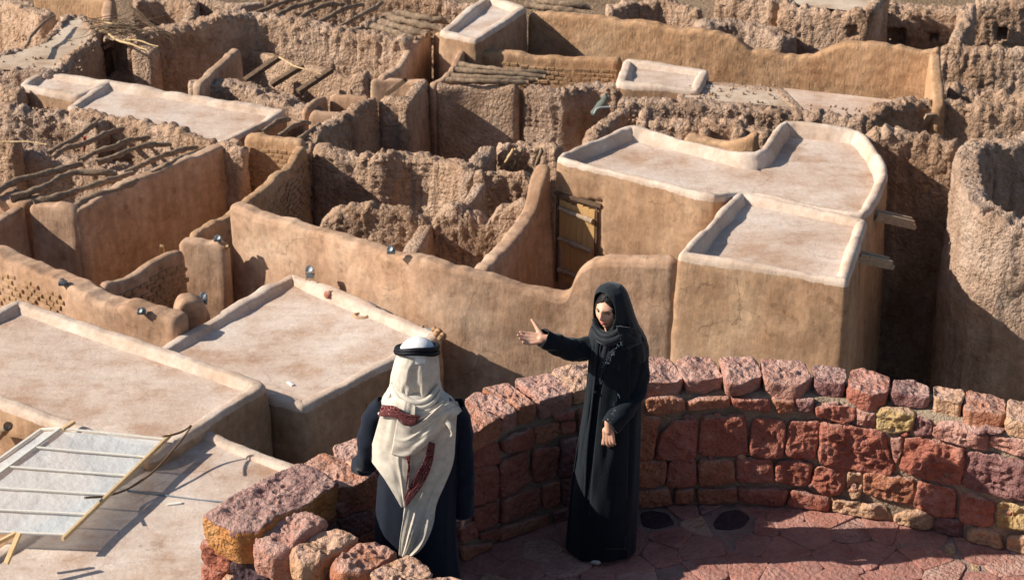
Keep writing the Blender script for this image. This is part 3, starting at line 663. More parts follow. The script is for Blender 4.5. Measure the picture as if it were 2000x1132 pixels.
wall_stones = [
 # right arc, first course under the caps
 ('o', [(1262, 778), (1312, 774), (1337, 780), (1337, 800), (1280, 810), (1264, 806)]), ('o', [(1342, 785), (1368, 778), (1425, 777), (1425, 794), (1345, 800)]),
 ('r', [(1430, 778), (1500, 777), (1506, 800), (1450, 798), (1430, 792)]), ('o', [(1508, 778), (1552, 782), (1548, 802), (1520, 808)]), ('p', [(1555, 781), (1590, 780), (1588, 801), (1570, 806), (1557, 797)]),
 ('r', [(1594, 792), (1630, 790), (1672, 797), (1668, 820), (1650, 827), (1595, 811)]), ('k', [(1676, 802), (1710, 804), (1712, 820), (1698, 837), (1675, 829)]),
 ('y', [(1713, 806), (1730, 798), (1760, 801), (1787, 813), (1779, 839), (1745, 845), (1713, 837)]), ('p', [(1790, 816), (1822, 823), (1818, 851), (1786, 846)]),
 ('k', [(1826, 829), (1870, 829), (1930, 849), (1925, 879), (1880, 869), (1825, 851)]), ('k', [(1934, 850), (2010, 860), (2010, 892), (1960, 882), (1931, 870)]), ('p', [(1897, 841), (1920, 832), (1960, 840), (1955, 847)]),
 # big course
 ('o', [(1247, 785), (1258, 812), (1290, 814), (1283, 835), (1276, 895), (1246, 898)]), ('r', [(1318, 821), (1360, 821), (1358, 890), (1340, 896), (1282, 896), (1290, 845)]),
 ('r', [(1370, 816), (1455, 812), (1460, 885), (1440, 890), (1365, 888)]), ('r', [(1477, 815), (1530, 820), (1535, 840), (1528, 890), (1500, 893), (1463, 886), (1468, 830)]), ('r', [(1542, 822), (1600, 825), (1598, 860), (1590, 897), (1532, 890)]),
 ('r', [(1606, 826), (1660, 829), (1720, 846), (1735, 880), (1743, 919), (1735, 927), (1650, 912), (1604, 905)]), ('k', [(1739, 856), (1760, 854), (1763, 880), (1753, 904), (1745, 895)]),
 ('r', [(1771, 856), (1800, 854), (1880, 876), (1883, 900), (1875, 945), (1850, 944), (1757, 917)]), ('p', [(1892, 881), (1960, 896), (2015, 907), (2015, 976), (1940, 965), (1881, 949)]),
 # next
 ('o', [(1244, 902), (1303, 901), (1297, 944), (1244, 954)]), ('r', [(1307, 900), (1358, 899), (1360, 944), (1340, 951), (1301, 949)]), ('o', [(1364, 899), (1432, 897), (1436, 940), (1410, 944), (1366, 949)]),
 ('r', [(1440, 897), (1508, 896), (1512, 934), (1508, 941), (1440, 941)]), ('r', [(1516, 901), (1560, 899), (1587, 908), (1580, 946), (1560, 949), (1515, 938)]), ('r', [(1594, 909), (1650, 915), (1648, 954), (1635, 965), (1610, 964), (1586, 945)]),
 ('t', [(1656, 919), (1684, 926), (1681, 969), (1665, 971), (1653, 954)]), ('o', [(1688, 923), (1710, 923), (1785, 939), (1780, 974), (1772, 984), (1689, 962)]), ('r', [(1796, 941), (1867, 956), (1866, 1009), (1840, 1007), (1783, 990)]),
 ('r', [(1879, 971), (1900, 966), (1943, 981), (1940, 1024), (1920, 1026), (1873, 1012)]), ('y', [(1949, 979), (2015, 986), (2015, 1035), (1946, 1027)]),
 # foot course
 ('o', [(1243, 959), (1305, 954), (1313, 984), (1290, 988), (1244, 990)]), ('o', [(1319, 956), (1355, 955), (1353, 981), (1318, 983)]), ('o', [(1363, 956), (1438, 953), (1440, 979), (1400, 983), (1365, 983)]),
 ('r', [(1444, 953), (1520, 955), (1540, 957), (1530, 988), (1500, 986), (1443, 979)]), ('r', [(1547, 956), (1620, 975), (1618, 1006), (1590, 1006), (1536, 988)]), ('t', [(1629, 973), (1730, 986), (1735, 1031), (1690, 1023), (1626, 1009)]),
 ('t', [(1749, 1005), (1770, 996), (1815, 1004), (1818, 1030), (1810, 1040), (1746, 1035)]), ('p', [(1826, 1015), (1845, 1009), (1877, 1016), (1875, 1053), (1823, 1048)]), ('t', [(1893, 1041), (1905, 1027), (1948, 1039), (1960, 1073), (1890, 1064)]), ('t', [(1968, 1046), (2015, 1048), (2015, 1085), (1966, 1078)]),
 # left arm
 ('r', [(921, 871), (972, 863), (975, 899), (968, 904), (923, 914)]), ('r', [(979, 863), (1040, 832), (1042, 871), (1030, 877), (986, 884)]), ('o', [(1046, 836), (1092, 823), (1090, 847), (1060, 867), (1046, 864)]),
 ('r', [(1096, 826), (1125, 821), (1122, 845), (1096, 846)]), ('r', [(1080, 809), (1122, 802), (1120, 817), (1083, 820)]), ('r', [(919, 917), (970, 908), (974, 950), (970, 974), (923, 989)]), ('r', [(977, 903), (1028, 882), (1033, 920), (1034, 943), (1010, 956), (976, 971)]),
 ('r', [(1041, 881), (1093, 871), (1090, 900), (1088, 929), (1046, 943), (1039, 920)]), ('p', [(1096, 862), (1130, 851), (1125, 900), (1116, 929), (1094, 930)]), ('r', [(923, 996), (970, 979), (975, 1000), (972, 1021), (936, 1038), (926, 1010)]),
 ('r', [(979, 976), (1054, 950), (1054, 991), (1020, 1006), (981, 1022)]), ('o', [(1059, 949), (1094, 937), (1093, 984), (1061, 993)]), ('p', [(1098, 936), (1125, 929), (1120, 984), (1098, 985)]), ('r', [(897, 1032), (930, 1017), (934, 1047), (900, 1060)]),
 ('r', [(939, 1043), (971, 1031), (979, 1036), (970, 1053), (941, 1053)]), ('o', [(981, 1030), (1060, 1007), (1074, 1003), (1070, 1028), (1000, 1047), (977, 1056)]), ('o', [(898, 1066), (962, 1058), (958, 1080), (925, 1092), (902, 1096)]), ('p', [(1079, 1000), (1110, 991), (1112, 1015), (1081, 1023)]),
 ('r', [(655, 985), (700, 966), (737, 955), (737, 988), (690, 999), (664, 1010)]), ('p', [(660, 1016), (690, 1003), (725, 999), (736, 1028), (700, 1044), (670, 1040)]), ('r', [(694, 1050), (735, 1034), (742, 1060), (712, 1068)]),
 ('p', [(676, 962), (735, 938), (738, 950), (700, 961)]), ('r', [(610, 1005), (650, 990), (655, 1012), (622, 1030)]), ('p', [(625, 1035), (655, 1018), (665, 1045), (640, 1052)]),
 ('o', [(745, 930), (800, 905), (806, 945), (748, 970)]), ('r', [(812, 900), (870, 880), (876, 925), (816, 942)]), ('r', [(748, 975), (830, 948), (836, 1000), (752, 1022)]), ('r', [(840, 945), (905, 925), (906, 980), (846, 1000)]),
 ('r', [(1130, 800), (1190, 790), (1192, 830), (1132, 845)]), ('o', [(1196, 790), (1240, 786), (1240, 850), (1198, 852)]), ('r', [(1134, 850), (1188, 838), (1190, 920), (1130, 928)]), ('r', [(1195, 858), (1240, 856), (1238, 925), (1196, 925)]), ('p', [(1126, 934), (1180, 926), (1182, 980), (1128, 988)]), ('o', [(1188, 930), (1236, 930), (1236, 985), (1190, 985)]),
]
k = 0
for c_, poly in wall_stones:
    hits = [ring_hit(*p) for p in poly]
    nn = np.mean([h[1] for h in hits], 0)
    pts3 = np.array([h[0] for h in hits]); pts3[:, 2] = np.clip(pts3[:, 2], ZF+.012, CAMZ-HP-.085)
    big_ = np.ptp(pts3[:, 2]) > .25 or np.linalg.norm(np.ptp(pts3[:, :2], axis=0)) > .35
    rg = .022 if poly[0][0] > 1590 else .010
    stone('stone', pts3, nn, .07, .015 if big_ else .013, ST[c_], terrace, seed=11+k*3, rough=rg*(1.25 if big_ else 1.), M=64 if big_ else 44); k += 1
# small packing stones pressed into the mortar
for i in range(46):
    px = rng.uniform(925, 2000); 
    if 1100 < px < 1250: continue
    y0 = np.interp(px, [900, 1000, 1130, 1260, 1480, 1700, 2000], [880, 830, 795, 780, 768, 792, 845])
    py = y0+rng.choice([0, 42, 118, 166])+rng.uniform(-8, 8)
    w = rng.uniform(5, 11); hgt = rng.uniform(3, 6)
    poly = [(px-w, py), (px-w*.3, py-hgt), (px+w*.8, py-hgt*.8), (px+w, py+hgt*.3), (px, py+hgt)]
    try: hits = [ring_hit(*p) for p in poly]
    except Exception: continue
    p3 = np.array([h[0] for h in hits])
    if p3[:, 2].min() < ZF+.02 or p3[:, 2].max() > CAMZ-HP-.08: continue
    stone('stone', p3, hits[0][1], .03, .004, ST[random.choice('rptok')], terrace, seed=400+i, M=14, rough=.006, side=2)

caps = [
 ('k', [(1240, 712), (1262, 697), (1300, 697), (1314, 708), (1332, 735), (1322, 744), (1240, 748)], .10), ('k', [(1318, 706), (1345, 697), (1385, 696), (1400, 715), (1411, 733), (1372, 740), (1340, 741)], .09), ('k', [(1407, 701), (1425, 696), (1470, 697), (1481, 712), (1487, 734), (1450, 745), (1420, 747)], .08),
 ('k', [(1486, 702), (1500, 702), (1570, 708), (1583, 736), (1560, 747), (1494, 741)], .10), ('p', [(1588, 712), (1650, 718), (1654, 735), (1646, 751), (1595, 745)], .085), ('r', [(1662, 722), (1690, 720), (1738, 738), (1733, 764), (1700, 769), (1658, 755)], .11),
 ('p', [(1746, 741), (1780, 740), (1812, 752), (1813, 774), (1743, 767)], .07), ('t', [(1826, 751), (1880, 762), (1885, 772), (1878, 789), (1824, 777)], .08), ('o', [(1888, 763), (1940, 772), (1962, 778), (1964, 809), (1886, 799)], .10), ('t', [(1969, 781), (2010, 783), (2060, 800), (2055, 834), (1967, 817)], .09),
 ('r', [(2066, 802), (2150, 827), (2140, 860), (2063, 837)], .1),
 ('t', [(1080, 722), (1135, 712), (1160, 704), (1175, 742), (1140, 760), (1120, 765), (1097, 745)], .08), ('k', [(1005, 742), (1070, 728), (1098, 746), (1119, 765), (1055, 784), (1038, 770)], .11), ('o', [(944, 756), (990, 746), (1004, 755), (1047, 788), (1012, 798), (977, 775)], .10),
 ('k', [(908, 781), (930, 767), (972, 774), (1007, 800), (985, 812), (940, 798)], .10), ('o', [(896, 800), (935, 800), (978, 816), (930, 844), (912, 850), (885, 838)], .11), ('r', [(1178, 706), (1235, 700), (1236, 745), (1180, 750)], .09),
 ('o', [(800, 815), (850, 798), (892, 800), (888, 845), (908, 852), (862, 872), (830, 870)], .10), ('r', [(722, 848), (795, 818), (822, 862), (850, 878), (798, 902), (765, 885)], .11), ('k', [(650, 872), (700, 853), (716, 855), (758, 884), (778, 908), (745, 922), (703, 900), (662, 893)], .12),
 ('o', [(590, 908), (630, 884), (658, 895), (700, 908), (736, 925), (696, 945), (658, 955), (620, 925)], .14),
]
for i, (c_, poly, th_) in enumerate(caps):
    p3 = np.array([P(x, y, HP) for x, y in poly])
    stone('cap_stone', p3, (0, 0, 1), th_, .004, ST[c_], terrace, seed=700+i*5, M=72, rough=.014, side=5)
p3 = np.array([P(x, y, 5.50) for x, y in [(400, 1008), (430, 990), (505, 943), (585, 906), (622, 920), (655, 948), (595, 988), (545, 1013), (512, 1040), (462, 1042), (425, 1024)]])
bigc = stone('cap_stone', p3, (0, 0, 1), .17, .015, ST['p'], terrace, seed=903, M=120, rough=.016, side=7, label='largest flat purple-brown cap stone with a yellow broken edge, on the corner')
bigc.data.materials.append(smat('yellow_broken_face', (.42, .15, .05), (.54, .25, .09), (.62, .36, .17), .01))
for p_ in bigc.data.polygons:
    if p_.normal.z < .55 and p_.normal.y < .2: p_.material_index = 1
near = [('k', [(500, 1045), (555, 1008), (600, 1000), (640, 1022), (603, 1048), (566, 1078), (530, 1085), (500, 1072)], .15), ('t', [(572, 1074), (625, 1038), (660, 1035), (702, 1055), (655, 1083), (622, 1106), (590, 1112), (572, 1096)], .17),
        ('o', [(650, 1104), (700, 1065), (735, 1060), (772, 1080), (738, 1103), (706, 1128), (665, 1130), (652, 1114)], .17), ('t', [(722, 1123), (765, 1095), (800, 1085), (836, 1105), (842, 1120), (805, 1146), (745, 1158)], .16), ('t', [(800, 1156), (850, 1128), (880, 1125), (912, 1142), (906, 1162), (855, 1190), (815, 1186)], .16),
        ('o', [(868, 1190), (925, 1160), (975, 1175), (972, 1205), (925, 1228), (885, 1220)], .16)]
for i, (c_, poly, th_) in enumerate(near):
    p3 = np.array([P(x, y, 5.52) for x, y in poly]); stone('cap_stone', p3, (0, 0, 1), th_, .012, ST[c_], terrace, seed=950+i*7, M=80, rough=.026, side=6)
# outer face stones of the near corner
a0 = P(402, 1014, 5.60); a1 = P(760, 1190, 5.60); e = (a1-a0); e /= np.linalg.norm(e); nrm = np.array([e[1], -e[0], 0.])
def face_hit(px, py):
    r = np.array(ray(px, py)); r[2] = -r[2]; o_ = np.array([0, 0, CAMZ]); t = np.dot(a0-o_, nrm)/np.dot(r, nrm); return o_+r*t
for i, (c_, poly) in enumerate([('r', [(398, 1050), (420, 1060), (455, 1082), (453, 1116), (420, 1112), (398, 1092)]), ('d', [(459, 1086), (530, 1096), (533, 1136), (462, 1150)]), ('k', [(536, 1112), (580, 1118), (604, 1150), (541, 1165)]), ('r', [(398, 1099), (438, 1117), (438, 1160), (398, 1148)]), ('t', [(442, 1122), (459, 1124), (461, 1158), (443, 1158)]),
                                  ('r', [(610, 1135), (680, 1150), (700, 1190), (612, 1180)]), ('o', [(398, 1155), (450, 1166), (450, 1205), (398, 1196)]), ('r', [(456, 1165), (540, 1172), (538, 1215), (458, 1208)])]):
    p3 = np.array([face_hit(*p) for p in poly]); stone('stone', p3, nrm, .08, .03, ST[c_], terrace, seed=1300+i*3, M=40, rough=.018)

# floor: mortar bed and flagstones
bed = polymesh('terrace_floor', ring+ring_out*.1, ZF-.004, M_FLOORBED, None, ds=.12, amp=.004); bed['kind'] = 'structure'
def inside(p, poly):
    x, y = p; c = False; n = len(poly); j = n-1
    for i in range(n):
        if (poly[i][1] > y) != (poly[j][1] > y) and x < (poly[j][0]-poly[i][0])*(y-poly[i][1])/(poly[j][1]-poly[i][1])+poly[i][0]: c = not c
        j = i
    return c
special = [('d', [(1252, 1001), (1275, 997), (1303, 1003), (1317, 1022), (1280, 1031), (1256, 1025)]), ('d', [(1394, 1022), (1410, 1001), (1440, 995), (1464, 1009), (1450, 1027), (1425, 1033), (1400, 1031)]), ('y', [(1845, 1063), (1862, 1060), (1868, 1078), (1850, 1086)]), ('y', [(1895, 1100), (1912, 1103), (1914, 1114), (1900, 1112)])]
seeds = [P(np.mean([q[0] for q in pl]), np.mean([q[1] for q in pl]), HF)[:2] for _, pl in special]; nsp = len(seeds)
tries = 0
while tries < 9000 and len(seeds) < 290:
    tries += 1; p = np.array([rng.uniform(-1.3, 4.6), rng.uniform(7.0, 10.4)])
    if inside(p, ring[::6]) and min(np.linalg.norm(p-s) for s in seeds) > rng.choice([.15, .20, .26, .34]): seeds.append(p)
seeds = np.array(seeds)
for i, s in enumerate(seeds):
    if i < nsp:
        p3 = np.array([P(x, y, HF) for x, y in special[i][1]]); cm = special[i][0]
    else:
        poly = [s+np.array(v)*.26 for v in ((-1, -1), (1, -1), (1, 1), (-1, 1))]
        for j in np.argsort(np.linalg.norm(seeds-s, axis=1))[1:16]:
            mid = (s+seeds[j])/2; d = seeds[j]-s; d = d/np.linalg.norm(d); off = np.dot(mid, d)-.005
            if j < nsp: off = np.dot(seeds[j], d)-[.13, .15, .06, .05][j]
            out_ = []
            for a_, b_ in zip(poly, poly[1:]+poly[:1]):
                da, db = np.dot(a_, d)-off, np.dot(b_, d)-off
                if da <= 0: out_.append(a_)
                if da*db < 0: out_.append(a_+(b_-a_)*da/(da-db))
            poly = out_
            if len(poly) < 3: break
        if len(poly) < 3: continue
        zz = ZF+rng.uniform(-.003, .005); p3 = np.array([[*q, zz] for q in poly]); cm = random.choice('ffggggk' if i % 9 else 'pt')
        if np.linalg.norm(np.ptp(p3, axis=0)) < .1: continue
        if sum(inside(q[:2], ring[::6]) for q in p3) < len(p3)*.2: continue
    stone('flagstone', p3, (0, 0, 1), .03, .003, ST[cm], bed, seed=1500+i, M=22, rough=.0035, side=2)
# ------------------------------------------------------------------ door, beams, canopy, lamps and small things
def fp(px, py, h): return P(px, py, h*1.115)
# yellow wooden door in the big house wall
d0 = P(1075, 306, 13.35); d1 = P(1400, 384, 13.35); u = (d1-d0); u[2] = 0; u /= np.linalg.norm(u); nrm2 = np.array([u[1], -u[0], 0.])
def on_wall(px, py, off=0.):
    r = np.array(ray(px, py)); r[2] = -r[2]; o_ = np.array([0, 0, CAMZ]); q = d0+nrm2*off; t = np.dot(q-o_, nrm2)/np.dot(r, nrm2); return o_+r*t
tl, tr, bl, br = on_wall(1103, 391, .0), on_wall(1172, 407, .0), on_wall(1090, 548, .0), on_wall(1166, 575, .0)
W_, H_ = np.linalg.norm((tr-tl)[:2]), tl[2]-bl[2]
base = bl-nrm2*0.0
door = empty('door', base, 'yellow plank door with rough wooden battens, slightly ajar in the big house', 'door')
def DP(s, z, off): return base+u*s*W_+np.array([0, 0, 1.])*z*H_+nrm2*off
for i in range(6):
    s = (i+.5)/6; bar('plank', DP(s, .0+.006*(i % 2), -.035), DP(s, .985-.012*((i*7) % 3), -.035), .035, W_/6*.965, M_PLANK, parent=door, up=tuple(u), bev=.08)
for z, l in ((.87, 'top'), (.50, 'middle'), (.12, 'lowest')):
    tube('batten', [DP(.02, z+.03, .02), DP(.5, z+.0, .022), DP(.97, z-.03, .02)], [.045, .05, .046], M_GREYW, parent=door, k=10, rough=.35, seed=int(z*30), n=18, wob=.008)
bar('lintel', DP(-.12, 1.06, -.0), DP(1.2, 1.04, -.0), .07, .06, M_BEAMD, parent=door)
bar('door_post', DP(-.06, -.02, -.02), DP(-.06, 1.03, -.02), .04, .05, M_BEAMD, parent=door, up=tuple(u))
bar('door_post', DP(1.05, -.02, -.03), DP(1.05, 1.03, -.03), .03, .03, M_BEAMD, parent=door, up=tuple(u))
# wooden rain spouts
def spout(a, b_, label, sc=1.):
    r = empty('rain_spout', a, label, 'rain spout', 'wooden rain spouts')
    a = np.array(a); b_ = np.array(b_); d = unit(b_-a); s = unit(np.cross(d, (0, 0, 1))); up = np.cross(s, d)
    bar('trough_bed', a, b_, .13*sc, .05*sc, M_GREYW, parent=r, up=tuple(up))
    for k in (-1, 1): bar('trough_side', a+s*k*.05*sc+up*.05*sc, b_+s*k*.045*sc+up*.04*sc-d*.06, .04*sc, .07*sc, M_GREYW, parent=r, up=tuple(up))
def unit(v): v = np.array(v, float); return v/np.linalg.norm(v)
spout(P(1708, 424, 13.75), P(1786, 441, 13.95), 'upper of two split-log rain spouts on the right side of the big house', 1.5)
spout(P(1672, 505, 13.75), P(1742, 519, 13.95), 'lower of two split-log rain spouts on the right side of the big house', 1.5)
spout(fp(452, 294, 13.65), fp(488, 304, 13.8), 'small wooden spout in the corner above the curved wall', .7)

def beams(lst, r, mat, lab, grp, h=13.42, wob=.018, cat='beam', name='roof_beam'):
    for i, seg in enumerate(lst):
        hh = h
        pts = [fp(x, y, hh-.0+(.05 if j in (0, len(seg)-1) else -.02)) for j, (x, y) in enumerate(seg)]
        L = np.linalg.norm(pts[0]-pts[-1]); d = unit(pts[-1]-pts[0]); pts[0] = pts[0]-d*.12; pts[-1] = pts[-1]+d*.12
        tube(name, pts, [r*1.15, r, r*.9, r*1.05, r*.85], mat, lab % ORD[i], cat, grp, k=12, rough=.4, seed=i*5+3, n=30, wob=wob)
beams([[(100, 296), (120, 284), (160, 262), (188, 239)], [(112, 306), (125, 290), (170, 280), (200, 262), (232, 254)], [(168, 312), (188, 295), (225, 290), (240, 275), (283, 271)], [(200, 316), (235, 302), (270, 284), (325, 283)], [(255, 333), (300, 312), (330, 298), (375, 291)], [(304, 338), (345, 315), (393, 292)]],
      .055, M_BEAM, '%s crooked roof beam from the left in the upper row of the beamed room', 'crooked beams over the upper half of the room')
beams([[(-20, 385), (5, 368), (30, 350), (90, 340), (148, 322)], [(32, 384), (85, 368), (130, 338), (190, 336), (214, 342)], [(78, 396), (110, 384), (180, 362), (248, 341)], [(148, 406), (175, 386), (225, 372), (285, 348)]],
      .065, M_BEAM, '%s crooked roof beam from the left in the lower row of the beamed room', 'crooked beams over the lower half of the room')
beams([[(500, 26), (540, 8), (590, -8)], [(538, 32), (560, 18), (600, 6), (620, 2)], [(583, 40), (612, 18), (640, 8), (668, 12)], [(618, 48), (650, 28), (680, 14), (704, 12)], [(662, 56), (700, 30), (730, 18), (742, 8)]],
      .055, M_BEAM, '%s bent pole from the left over the dark room at the top edge', 'bent poles over the dark room')
beams([[(785, 28), (830, 36), (872, 42)], [(766, 35), (810, 46), (856, 56)], [(750, 45), (790, 56), (826, 66)], [(736, 53), (770, 64), (806, 74)]],
      .085, M_BEAM, '%s palm log from the top beside the pale roof at top centre', 'palm logs left of the pale roof', wob=.01, cat='log', name='palm_log')
beams([[(1042, 2), (1100, 8), (1148, 14)], [(1036, 10), (1085, 17), (1130, 24)]], .08, M_BEAM, '%s log from the top in the pit behind the ochre wall', 'logs behind the ochre wall', wob=.01, cat='log', name='palm_log')
beams([[(905, 126), (960, 134), (1005, 140), (1062, 142)], [(898, 138), (960, 142), (1055, 150)], [(890, 148), (950, 152), (1040, 156)], [(880, 156), (940, 160), (1020, 161)]],
      .06, M_BEAM, '%s horizontal pole from the top in front of the brick-faced wall', 'stacked poles before the brick-faced wall', wob=.015, cat='pole', name='pole')
for i, (a, b_) in enumerate([((478, 158), (545, 112)), ((530, 166), (592, 128)), ((582, 180), (648, 136))]):
    bar('board', fp(*a, 13.75), fp(*b_, 13.45), .16, .10, M_BEAMD, '%s dark charred board from the left in the open room' % ORD[i], 'board', 'dark boards in the open room', bev=.1)
bar('board', fp(755, 184, 13.7), fp(792, 156, 13.35), .13, .10, M_BEAMD, 'dark leaning board behind the tall dark pier', 'board')
beams([[(518, 256), (545, 234), (558, 236)], [(552, 264), (580, 242), (598, 244)], [(588, 270), (605, 256), (620, 246)]], .05, M_BEAM, '%s short beam from the left below the small plastered box room', 'short beams right of the long pale roof')
for i, pl in enumerate([[(1020, 288), (1012, 305), (1008, 325), (1000, 345)], [(1058, 290), (1052, 310), (1050, 330), (1042, 348)], [(1003, 290), (990, 315), (975, 335)]]):
    tube('root', [fp(x, y, 13.3+.012*(y-285)) for x, y in pl], [.03, .045, .03, .02], M_PALE if i == 2 else M_BEAM, '%s hanging root from the %s of the small eroded room' % (['twisted', 'knotted', 'thin pale'][i], ['middle', 'right', 'left'][i]), 'root', k=8, n=20, rough=.4, wob=.02)
# plank and posts
bar('plank', fp(1800, 258, 14.1), fp(1820, 222, 13.6), .26, .05, M_GREYW, 'wide weathered plank leaning on the fluted wall at right', 'plank', up=(.3, -1, .4))
bar('plank', fp(183, 300, 14.3), fp(186, 274, 13.85), .22, .05, M_PALE, 'orange-brown plank standing among the crooked beams', 'plank', up=(.2, -1, .3))
bar('post', fp(165, 302, 14.2), fp(166, 268, 13.7), .05, .05, M_REDP, 'red painted stick upright among the crooked beams', 'stick', up=(0, 1, 0))
bar('wooden_stub', fp(317, 498, 14.3), fp(316, 480, 13.7), .09, .07, M_PALE, 'pale wooden stub beside the slanting brick wall', 'stub', up=(0, 1, 0), taper=.7)
tube('rain_pipe', [P(441, 478, 14.95), P(441, 520, 15.6), P(442, 556, 16.3)], .045, M_OCHRE, 'mud-coated vertical pipe on the short sunlit wall', 'pipe', k=12, rough=.2)
tube('rolled_mat', [fp(1160, 222, 13.7), fp(1178, 200, 13.4), fp(1186, 186, 13.25)], [.07, .09, .06], M_PLASTIC, 'grey-green rolled bundle standing on the crumbling wall', 'bundle', k=12, rough=.25)
tube('bent_pipe', [fp(1160, 222, 13.3), fp(1166, 210, 13.2), fp(1192, 209, 13.2)], .02, M_LAMPW, 'pale bent pipe below the grey-green bundle', 'pipe', k=8, rough=0)
# brushwood at upper left
acc = Acc()
for i in range(90):
    x = rng.uniform(175, 262); y = rng.uniform(35, 62)+(x-175)*.08; a_ = rng.uniform(-.5, 1.0) if rng.rand() < .7 else rng.uniform(0, 6.3); L = rng.uniform(.25, .95)
    p0 = fp(x, y, 13.25+rng.uniform(-.2, .15)); d = np.array([math.cos(a_), math.sin(a_)*.6, rng.uniform(-.35, .3)]); acc.tube([p0, p0+d*L*.5+rng.uniform(-.05, .05, 3), p0+d*L], [.014, .010, .005], k=5, n=5)
o = link('brushwood_pile', acc.mesh('brushwood_pile'), M_BEAM, None, base_of(np.vstack(acc.V))); tag(o, 'tangled heap of dry twigs on the wall at upper left', 'brushwood'); o['kind'] = 'thing'
acc = Acc()
for i in range(40):
    x = rng.uniform(272, 318); y = 28+(x-272)*.75+rng.uniform(-4, 8); p0 = fp(x, y, 13.3+rng.uniform(-.1, .1)); d = np.array([.75, -.55, -.3])+rng.uniform(-.15, .15, 3); acc.tube([p0-d*.35, p0+d*.4], [.012, .007], k=5, n=3)
o = link('brushwood_bundle', acc.mesh('brushwood_bundle'), M_BEAMD, None, base_of(np.vstack(acc.V))); tag(o, 'dark bundle of sticks lying against the fluted wall at upper left', 'brushwood'); o['kind'] = 'thing'
for lab, pl, r in [('forked dead branch on the grey collapsed roof', [(52, 92), (62, 70), (85, 48), (106, 28)], .045), ('long pale branch hanging over the black doorway', [(186, 58), (215, 65), (240, 82), (290, 98)], .03), ('shorter pale branch above the black doorway', [(240, 78), (270, 80), (312, 90)], .025), ('thin stick across the brushwood', [(200, 42), (230, 46), (262, 48)], .022), ('long thin pole lying across the walls at the left edge', [(-10, 276), (40, 276), (90, 284)], .02), ('thin pale stick bridging the dark boards', [(548, 112), (590, 136), (626, 144)], .018)]:
    tube('branch', [fp(x, y, 13.25-.02*(i % 2)) for i, (x, y) in enumerate(pl)], [r, r*.9, r*.8, r*.5], M_PALE if 'pale' in lab or 'thin' in lab else M_BEAM, lab, 'branch', k=8, rough=.3, wob=.04, n=24)
# loose rubble: countless
def lump(acc, c, r, sd):
    n, m = 8, 6; th = np.linspace(0, 2*np.pi, n, endpoint=False); ph = np.linspace(.15, np.pi-.15, m); T, Ph = np.meshgrid(th, ph, indexing='ij'); d = np.stack([np.sin(Ph)*np.cos(T), np.sin(Ph)*np.sin(T), np.cos(Ph)*.8], -1)
    V = c+d*r*(1+.35*vn(d*1.7+sd, 3))[..., None]; acc.add(V.reshape(-1, 3), gridquads(n, m, wrap_n=True), [[i*m for i in range(n)], [i*m+m-1 for i in range(n)][::-1]])
acc = Acc()
for (x0, x1, y0, y1, h, n_) in [(140, 240, 262, 300, 14.1, 60), (230, 380, 310, 345, 14.2, 60), (870, 960, 282, 300, 14.9, 50), (380, 600, 160, 220, 13.85, 90), (1190, 1690, 205, 240, 13.6, 150), (0, 120, 200, 240, 13.5, 40), (0, 190, 60, 140, 13.5, 50), (1880, 2000, 730, 800, 15.9, 40), (820, 940, 470, 520, 14.7, 30), (1345, 1540, 165, 200, 13.5, 70), (1700, 1740, 60, 90, 13.5, 8)]:
    for i in range(n_):
        lump(acc, fp(rng.uniform(x0, x1), rng.uniform(y0, y1), h), rng.uniform(.010, .038), i*3.1)
o = link('rubble', acc.mesh('rubble'), M_ROUGH, None, base_of(np.vstack(acc.V))); o['kind'] = 'stuff'

# mud bricks showing where plaster has gone
def bricks(Q, inf, parent, px_rng, py_rng, step=(.21, .105), size=(.17, .075), depth=.05, maxn=90, seed=0):
    r2 = np.random.RandomState(seed); T, nl, h = inf['T'], inf['nl'], inf['h']; d = np.r_[0, np.cumsum(np.linalg.norm(np.diff(T[:, :2], axis=0), axis=1))]
    protos = []
    for k in range(5):
        V, F = boxv((0, -size[0]/2, 0), (0, size[0]/2, 0), depth, size[1]); V = np.array(V)+r2.uniform(-.008, .008, (8, 3))
        me = bpy.data.meshes.new('brick'); me.from_pydata(V.tolist(), [], F); bm = bmesh.new(); bm.from_mesh(me); bmesh.ops.bevel(bm, geom=bm.edges[:], offset=.012, segments=1, affect='EDGES'); bmesh.ops.recalc_face_normals(bm, faces=bm.faces); bm.to_mesh(me); bm.free(); me.materials.append(M_BRICK); protos.append(me)
    cnt = 0
    for r in range(1, 14):
        for s in np.arange(.15+(r % 2)*step[0]/2, d[-1]-.1, step[0]):
            i = int(np.searchsorted(d, s)); i = min(i, len(T)-1); z = CAMZ-h[i]-.16-r*step[1]; off = -(.16+r*step[1])*.05
            c = np.array([T[i, 0]+nl[i, 0]*(off-.0), T[i, 1]+nl[i, 1]*(off-.0), z+r2.uniform(-.006, .006)]); px, py = proj(c)
            if not (px_rng[0] < px < px_rng[1] and py_rng[0] < py < py_rng[1]) or r2.rand() < .12 or cnt >= maxn: continue
            o = bpy.data.objects.new('brick', protos[r2.randint(5)]); COL.objects.link(o); o.parent = parent
            o.location = [float(c[k]-parent.location[k]) for k in range(3)]; o.rotation_euler = (r2.uniform(-.05, .05), r2.uniform(-.04, .04), math.atan2(nl[i, 1], nl[i, 0])+r2.uniform(-.05, .05)); cnt += 1
bricks(QA, IA, wA, (480, 588), (272, 372), seed=1)
bricks(QB, IB, wB, (400, 606), (300, 450), seed=2, maxn=110)
bricks(QC, IC, wC, (915, 1205), (108, 165), seed=3, maxn=100)
bricks(QS, IS, wS, (210, 362), (500, 602), seed=4, maxn=90)
bricks(QT, IT, wT, (-5, 120), (508, 640), seed=5, maxn=90)

